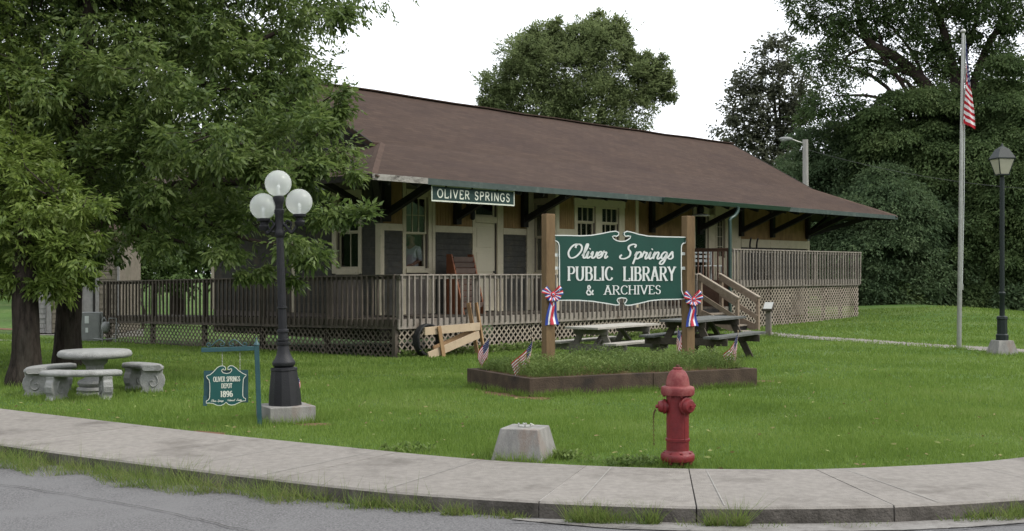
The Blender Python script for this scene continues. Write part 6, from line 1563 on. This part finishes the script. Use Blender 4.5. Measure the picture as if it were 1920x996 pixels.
# dense green trees and skirts of the wood edge
def mass(name, label, px, Y, blobs, n, lm, seed, L=.15, Wd=.075, droop=.3, shell=.72, clump=.12, per=240, tiers=1.2):
    return dense(name, label, px, Y, 570, [B_(*b) for b in blobs], int(n * 2.3), lm, L, Wd, 3, seed, .25, (), droop, shell=shell, clump=clump, per=per, tiers=tiers)
mass('dense_tree', 'dense green tree directly behind the wooden street light pole', 1560, 56, [(1560, 290, 56, 75), (1500, 330, 56, 60), (1620, 300, 55, 70), (1545, 380, 55, 85), (1620, 390, 54, 80), (1490, 420, 55, 55), (1560, 470, 54, 85), (1640, 260, 56, 55), (1600, 530, 53, 50), (1470, 480, 54, 70), (1520, 265, 56, 34)], 12500, L_DARK2, 41)
mass('dense_tree', 'broad dark tree with drooping tiers at the lawn edge just right of the platform end', 1660, 50, [(1600, 420, 50, 62), (1680, 400, 50, 62), (1640, 470, 49.5, 72), (1720, 480, 49.5, 60), (1610, 520, 49, 55), (1690, 535, 48.8, 52), (1745, 420, 50.5, 48), (1570, 470, 50, 40), (1650, 350, 51, 50), (1740, 545, 49, 40)], 15500, L_DARK2, 42)
mass('dense_tree', 'dense bright-topped tree behind the flagpole', 1740, 52, [(1690, 230, 53, 65), (1750, 210, 53, 62), (1720, 300, 52.5, 75), (1660, 300, 53, 55), (1780, 300, 52.5, 62), (1730, 380, 52, 65), (1800, 400, 52, 60), (1640, 240, 54, 40), (1780, 480, 51, 60), (1790, 550, 50.5, 45), (1800, 220, 53, 50)], 12500, L_DARK, 43)
mass('dense_tree', 'dense green tree behind the lantern post at the right edge', 1880, 50, [(1860, 200, 52, 62), (1910, 260, 51, 62), (1850, 300, 51, 62), (1900, 350, 50, 66), (1840, 390, 50, 60), (1910, 440, 49, 66), (1850, 480, 49, 62), (1900, 540, 48.6, 58), (1840, 550, 49, 46), (1960, 300, 50, 80), (1970, 450, 49, 80), (1950, 550, 48.5, 60), (1870, 145, 52, 44)], 15000, L_DARK, 44)
mass('far_tree', 'far dark tree closing the gap at the right of the wood edge', 1900, 66, [(1820, 330, 66, 120), (1920, 300, 66, 120), (1700, 380, 66, 120), (1600, 440, 66, 120), (1800, 500, 66, 120), (1930, 480, 66, 120), (1680, 520, 66, 110), (1850, 200, 67, 70), (1740, 250, 67, 80), (2020, 350, 64, 140), (1500, 470, 66, 90)], 9000, L_DARK, 45, .42, .2)
# lowest shrubs along the lawn edge
for i, (px, Y, r) in enumerate(((1632, 48.2, 22), (1690, 48.0, 26), (1756, 48.6, 18), (1832, 48.2, 26), (1893, 47.5, 20), (1965, 47, 40))):
    dense('shrub', ['low dark shrub at the lawn edge beside the platform corner', 'low dark shrub second from the platform corner along the wood edge', 'low dark shrub left of the flagpole along the wood edge', 'low dark shrub between flagpole and lantern post along the wood edge', 'low dark shrub behind the lantern post along the wood edge', 'low dark shrub cut by the right edge of the view'][i],
          px, Y, 575, [B_(px, 560, Y, r), B_(px - 18, 566, Y, r * .7), B_(px + 15, 564, Y, r * .75), B_(px + 4, 546, Y, r * .7)], 900, L_DARK if i % 2 else L_DARK2, .22, .10, 4, 60 + i, .06, group='shrubs along the wood edge', shell=.4, clump=.25, per=30, tiers=.5)
# behind the left platform
dense('far_tree', 'dark leafy tree behind the left end of the platform', 330, 52, 540, [B_(300, 440, 52, 70), B_(380, 430, 52, 80), B_(250, 470, 52, 45), B_(450, 450, 52, 70), B_(340, 370, 53, 80), B_(230, 400, 53, 60), B_(420, 340, 53, 90), B_(300, 500, 51, 40), B_(370, 508, 51, 36), B_(430, 505, 51, 40), B_(500, 500, 51, 45), B_(560, 495, 51, 45), B_(470, 400, 52, 80)], 9000, L_DARK, .26, .12, 4, 51, .25)
dense('shrub', 'pale yellow green shrub behind the left end of the platform', 265, 47, 540, [B_(255, 505, 47, 26), B_(290, 500, 47, 24), B_(235, 510, 47, 20), B_(320, 508, 47, 20)], 1400, L_LIGHT, .16, .08, 4, 52, .05)
dense('far_tree', 'dark tree on the hillside at the far left edge', 10, 75, 540, [B_(0, 430, 75, 70), B_(-60, 470, 75, 80), B_(50, 460, 76, 60), B_(20, 510, 74, 40), B_(-20, 360, 76, 80), B_(110, 440, 76, 70), B_(-100, 520, 74, 60), B_(60, 340, 76, 70)], 5200, L_DARK, .34, .16, 4, 53, .3)
dense('far_tree', 'dark tree behind the garden shed', 170, 64, 540, [B_(150, 430, 64, 80), B_(210, 440, 64, 70), B_(120, 500, 64, 40), B_(220, 500, 63, 40), B_(180, 350, 65, 80)], 4200, L_DARK, .34, .16, 4, 54, .3)

# ------------------------------------------------------------------ grass
def free_mask(x, y):
    ok = (y - edge_y(x)) > 0.02
    dx, dy = x - PL0.x, y - PL0.y; a = dx * PLU.x + dy * PLU.y; b = dx * PLV.x + dy * PLV.y
    ok &= ~((a > -.03) & (a < PLL + .03) & (b > -.03) & (b < PLW + .03))
    s, v = (x - C0[0]) * U[0] + (y - C0[1]) * U[1], (x - C0[0]) * V[0] + (y - C0[1]) * V[1]
    ok &= ~((s > -.02) & (s < FE + .02) & (v > -.02))
    ok &= ~((s > SE) & (s < SE + 1.15) & (v > -1.3) & (v < 0))
    for (cx, cy, r) in ((LC[0], LC[1], .24), (0.12, 9.72, .19), (1.274, 9.3, .07), (TX, TY, .25)): ok &= (x - cx) ** 2 + (y - cy) ** 2 > r * r
    P = [(p.x, p.y) for p in pp]; py_ = np.interp(x, [p[0] for p in P], [p[1] for p in P])
    ok &= ~((x > P[0][0] - .2) & (np.abs(y - py_) < .62))
    for c, rx, ry, rot in PATCHES:
        dx, dy = x - c.x, y - c.y; a = dx * math.cos(rot) + dy * math.sin(rot); b = -dx * math.sin(rot) + dy * math.cos(rot)
        ok &= ((a / rx) ** 2 + (b / ry) ** 2 > .35 + .9 * np.random.default_rng(3).random(len(x)))
    return ok
def blades(x, y, z, h, w, rng, lean=.45):
    n = len(x); a = rng.random(n) * 2 * np.pi; c = np.stack([x, y, z], 1)
    s = np.stack([np.cos(a), np.sin(a), np.zeros(n)], 1) * (w / 2).reshape(-1, 1)
    b = rng.random(n) * 2 * np.pi; ln = lean * rng.random(n) * h * 1.6
    tip = c + np.stack([np.cos(b) * ln, np.sin(b) * ln, h], 1)
    return np.stack([c - s, c + s, tip], 1).reshape(-1, 3)
rng = np.random.default_rng(5); V_ = []
for (y0, y1, dens, h, w) in ((9.0, 11, 5200, .045, .0075), (11, 13.5, 3400, .05, .009), (13.5, 17, 1700, .055, .012), (17, 22, 800, .06, .016), (22, 30, 330, .065, .024), (30, 44, 120, .07, .04)):
    xm = .58 * y1 + 1.2; n = int(dens * (y1 - y0) * 2 * xm)
    x = rng.uniform(-xm, xm, n); y = rng.uniform(y0, y1, n)
    ok = free_mask(x, y) & (np.abs(x) < .58 * y + 1.2); x, y = x[ok], y[ok]
    pn = np.sin(x * 1.9 + np.sin(y * 2.3) * 1.3) * np.sin(y * 1.7 + np.sin(x * 1.1)) * .5 + .5
    hh = h * (.45 + .75 * rng.random(len(x)) ** 1.3) * (.6 + .75 * pn)
    V_.append(blades(x, y, gsurf(x, y) - .004, hh, np.full(len(x), w), rng))
def ring(cx, cy, r, n, h=.10, w=.006):
    a = rng.random(n) * 6.283; q = r + .05 * np.abs(rng.normal(size=n)); x = cx + q * np.cos(a); y = cy + q * np.sin(a); k = y > edge_y(x) + .02; x, y = x[k], y[k]
    V_.append(blades(x, y, gsurf(x, y) - .004, h * (.4 + .8 * rng.random(len(x))), np.full(len(x), w), rng, .6))
ring(0.12, 9.72, .235, 900); ring(1.274, 9.3, .09, 350); ring(LC[0], LC[1], .30, 1300); ring(dp.x, dp.y, .04, 160); ring(fp.x, fp.y, .06, 150, .12, .012); ring(ltn.location.x, lq.y + .22, .29, 420, .10, .012); ring(pq.x, pq.y, .1, 160, .10, .014)
for a_ in (132 + 76 * .17, 132 + 76 * .83, 238 + 74 * .17, 238 + 74 * .83, 10 + 64 * .17, 10 + 64 * .83): ring(TX + .67 * math.cos(R(a_)), TY + .67 * math.sin(R(a_)), .15, 330, .09, .008)
ring(TX, TY, .25, 500, .09, .008); ring(t1.x, t1.y, .28, 500, .10, .009); ring(t2.x, t2.y, .30, 500, .10, .01)
for (a0_, b0_, a1_, b1_) in ((0, -.02, PLL, -.02), (-.02, 0, -.02, PLW), (PLL + .02, 0, PLL + .02, PLW)):
    n_ = int(900 * math.hypot(a1_ - a0_, b1_ - b0_)); t_ = rng.random(n_); q_ = np.abs(rng.normal(size=n_)) * .04
    a_ = a0_ + (a1_ - a0_) * t_ + (q_ * np.sign(a0_ - .5) if a0_ == a1_ else 0); b_ = b0_ + (b1_ - b0_) * t_ - (q_ if b0_ == b1_ else 0)
    x = PL0.x + PLU.x * a_ + PLV.x * b_; y = PL0.y + PLU.y * a_ + PLV.y * b_; k = rng.random(n_) < .55 + .45 * np.sin(t_ * 17); x, y = x[k], y[k]
    V_.append(blades(x, y, gsurf(x, y) - .004, .10 * (.4 + .8 * rng.random(len(x))), np.full(len(x), .008), rng, .6))
gr = np_mesh('grass', np.concatenate(V_), 3, L_GRASS); tag(gr, kind='stuff')
# weeds along the kerb
def tuft_line(n, x0, x1, d0, d1, h, w, rng, hvar=1.0):
    idx = rng.uniform(x0, x1, n); fx = np.array([p[0] for p in FRONT_S]); fy = np.array([p[1] for p in FRONT_S])
    y = np.interp(idx, fx, fy); g = np.gradient(np.interp(np.linspace(-12, 12, 400), fx, fy), 24 / 399); sl_ = np.interp(idx, np.linspace(-12, 12, 400), g)
    nn = np.stack([sl_, -np.ones(n)], 1); nn /= np.linalg.norm(nn, axis=1, keepdims=True)
    dd = d0 + (d1 - d0) * rng.random(n) ** 1.3
    return idx + nn[:, 0] * dd, y + nn[:, 1] * dd
W_ = []
x, y = tuft_line(22000, -9, -.75, .01, .46, 0, 0, rng)
wd = np.interp(x, [-9, -4.5, -2.5, -.8], [1, 1, .9, .35]); fx = np.array([p[0] for p in FRONT_S]); fy = np.array([p[1] for p in FRONT_S])
dep = np.interp(x, fx, fy) - y; keepm = dep < .55 * wd * (.8 + .35 * np.sin(x * 7) * np.sin(x * 2.3)); x, y = x[keepm], y[keepm]
hm = .55 + .45 * np.sin(x * 5.1 + np.sin(x * 13) * .8) ** 2
cl = np.array([noise.noise(Vector((a * 3.1, b * 6.0, 0))) for a, b in zip(x, y)]); kk = rng.random(len(x)) < np.clip(.62 + 1.5 * cl, .10, 1); x, y, hm, cl = x[kk], y[kk], hm[kk], cl[kk]
W_.append(blades(x, y, np.full(len(x), -.105), (.035 + .10 * rng.random(len(x)) ** 1.5) * (.7 + .8 * hm) * (1 + .8 * cl), np.full(len(x), .0045), rng, 1.1))
def tuft(px, py, n, r, h, w=.006, lean=.9):
    cx = road_pt(px, py)[0]; cy = float(np.interp(cx, fx, fy)) - .06 - .0; a = rng.random(n) * 6.283; q = r * np.sqrt(rng.random(n)); x = cx + q * np.cos(a) * 1.5; y = cy + q * np.sin(a) * .6
    W_.append(blades(x, y, np.full(n, -.105), h * (.4 + .7 * rng.random(n)), np.full(n, w), rng, lean))
for t in ((1105, 972, 420, .11, .15), (1150, 975, 160, .09, .10), (1212, 972, 150, .05, .16), (1330, 974, 150, .05, .13), (1368, 974, 120, .045, .20), (1300, 977, 60, .1, .06), (860, 960, 160, .08, .11), (930, 965, 100, .10, .07), (970, 968, 60, .06, .06),
          (1850, 966, 260, .13, .12), (1905, 960, 220, .10, .14), (1800, 972, 80, .10, .08), (1420, 984, 60, .12, .04), (1600, 982, 50, .14, .04), (780, 955, 140, .1, .13), (700, 950, 160, .12, .12)): tuft(*t)
n = 70; idx = rng.uniform(-3.5, -.4, n); W_.append(blades(idx, np.interp(idx, fx, fy) - .05, np.full(n, -.1), .16 + .16 * rng.random(n), np.full(n, .004), rng, .35))
wv = np_mesh('verge_weeds', np.concatenate(W_), 3, L_WEED); tag(wv, kind='stuff')
# planter weeds: leafy sprigs
n = 3600; a = rng.uniform(.16, PLL - .13, n); b = rng.uniform(.15, PLW - .13, n)
tall = .5 + .5 * np.sin(a * 2.1 + 1.2) * np.sin(b * 3 + .5); hh = .06 + .16 * rng.random(n) * (.45 + .9 * tall)
base = np.stack([PL0.x + PLU.x * a + PLV.x * b, PL0.y + PLU.y * a + PLV.y * b, np.full(n, PLH)], 1)
LV_ = []
for k in range(7):
    t = (k + 1) / 7; ang = rng.random(n) * 6.283; d = unit(np.stack([np.cos(ang), np.sin(ang), .5 + .5 * rng.random(n)], 1))
    LV_.append(leaf_quads(base + np.stack([np.zeros(n), np.zeros(n), hh * t], 1) + rng.normal(size=(n, 3)) * .012, d, .045 * (.6 + .8 * rng.random(n)), .016 * np.ones(n), rng))
LV4 = np.concatenate(LV_)
m = 13000; a = rng.uniform(.1, PLL - .1, m); b = rng.uniform(.1, PLW - .1, m)
bl2 = blades(PL0.x + PLU.x * a + PLV.x * b, PL0.y + PLU.y * a + PLV.y * b, np.full(m, PLH), .07 + .18 * rng.random(m) ** 1.4, np.full(m, .0045), rng, .75)
bw_o = np_mesh('bed_weeds', LV4, 4, L_BED); tag(bw_o, kind='stuff')
bw_2 = np_mesh('bed_grass', bl2, 3, L_BED); tag(bw_2, kind='stuff')
n = 420; X_ = rng.uniform(-6, 6, n); Y_ = edge_y(X_) + .1 + rng.random(n) ** 1.5 * 9; ok = free_mask(X_, Y_); X_, Y_ = X_[ok], Y_[ok]; n = len(X_); ang = rng.random(n) * 6.283
fl_ = leaf_quads(np.stack([X_, Y_, gsurf(X_, Y_) + .035], 1), unit(np.stack([np.cos(ang), np.sin(ang), .25 * rng.normal(size=n)], 1)), .03 + .04 * rng.random(n), .02 * np.ones(n), rng)
tag(np_mesh('fallen_leaves', fl_, 4, L_FALL), kind='stuff')
# clover and weeds at the foot of the lattice, the hydrant and the block
n = 1500; s_ = rng.uniform(0, SE, n); v_ = -np.abs(rng.normal(size=n)) * .12
X_ = C0[0] + U[0] * s_ + V[0] * v_; Y_ = C0[1] + U[1] * s_ + V[1] * v_
ang = rng.random(n) * 6.283; base = np.stack([X_, Y_, gsurf(X_, Y_)], 1)
q1 = [leaf_quads(base + np.array([0, 0, .02 + .05 * k]) + rng.normal(size=(n, 3)) * .03, unit(np.stack([np.cos(ang + k * 2), np.sin(ang + k * 2), .5 * np.ones(n)], 1)), .09 * np.ones(n), .04 * np.ones(n), rng) for k in range(3)]
for (cx, cy, r, m_) in ((1.0, 9.36, .18, 110), (.42, 9.62, .10, 130), (.55, 9.5, .16, 40), (-.9, 10.0, .25, 120), (.9, 9.35, .2, 120)):
    a = rng.random(m_) * 6.283; q = r * np.sqrt(rng.random(m_)); X_ = cx + q * np.cos(a); Y_ = np.maximum(cy + q * np.sin(a) * .4, edge_y(X_) + .03)
    q1.append(leaf_quads(np.stack([X_, Y_, gsurf(X_, Y_) + .06 * rng.random(m_)], 1), unit(np.stack([np.cos(a * 7), np.sin(a * 7), .5 + rng.random(m_)], 1)), .04 * np.ones(m_), .025 * np.ones(m_), rng))
cw = np_mesh('ground_weeds', np.concatenate(q1), 4, L_BED); tag(cw, kind='stuff')

# ------------------------------------------------------------------ unseen wooded hillside, added to darken the reflections in the window glass
vs, fs = [], []; na, nr = 60, 8
for i in range(na + 1):
    a = R(-40 + 260 * i / na) + math.pi / 2 * 0
    az = R(36) + (R(300) - R(36)) * i / na
    for j in range(nr + 1):
        r = 62 + 9 * j; h = 15 * math.sin(min(1, j / 3) * math.pi / 2) * (1 + .5 * noise.noise(Vector((i * .55, j * .9, 3)))) + 3 * noise.noise(Vector((i * 1.7, j * 2.1, 9)))
        vs.append((math.sin(az) * r, math.cos(az) * r, -.5 if j in (0, nr) else max(.5, h)))
for i in range(na):
    for j in range(nr): fs.append((i * (nr + 1) + j, (i + 1) * (nr + 1) + j, (i + 1) * (nr + 1) + j + 1, i * (nr + 1) + j + 1))
mb = MB(); mb.add(vs, fs); tag(mb.build('reflection_hills', M_HILL), kind='structure')
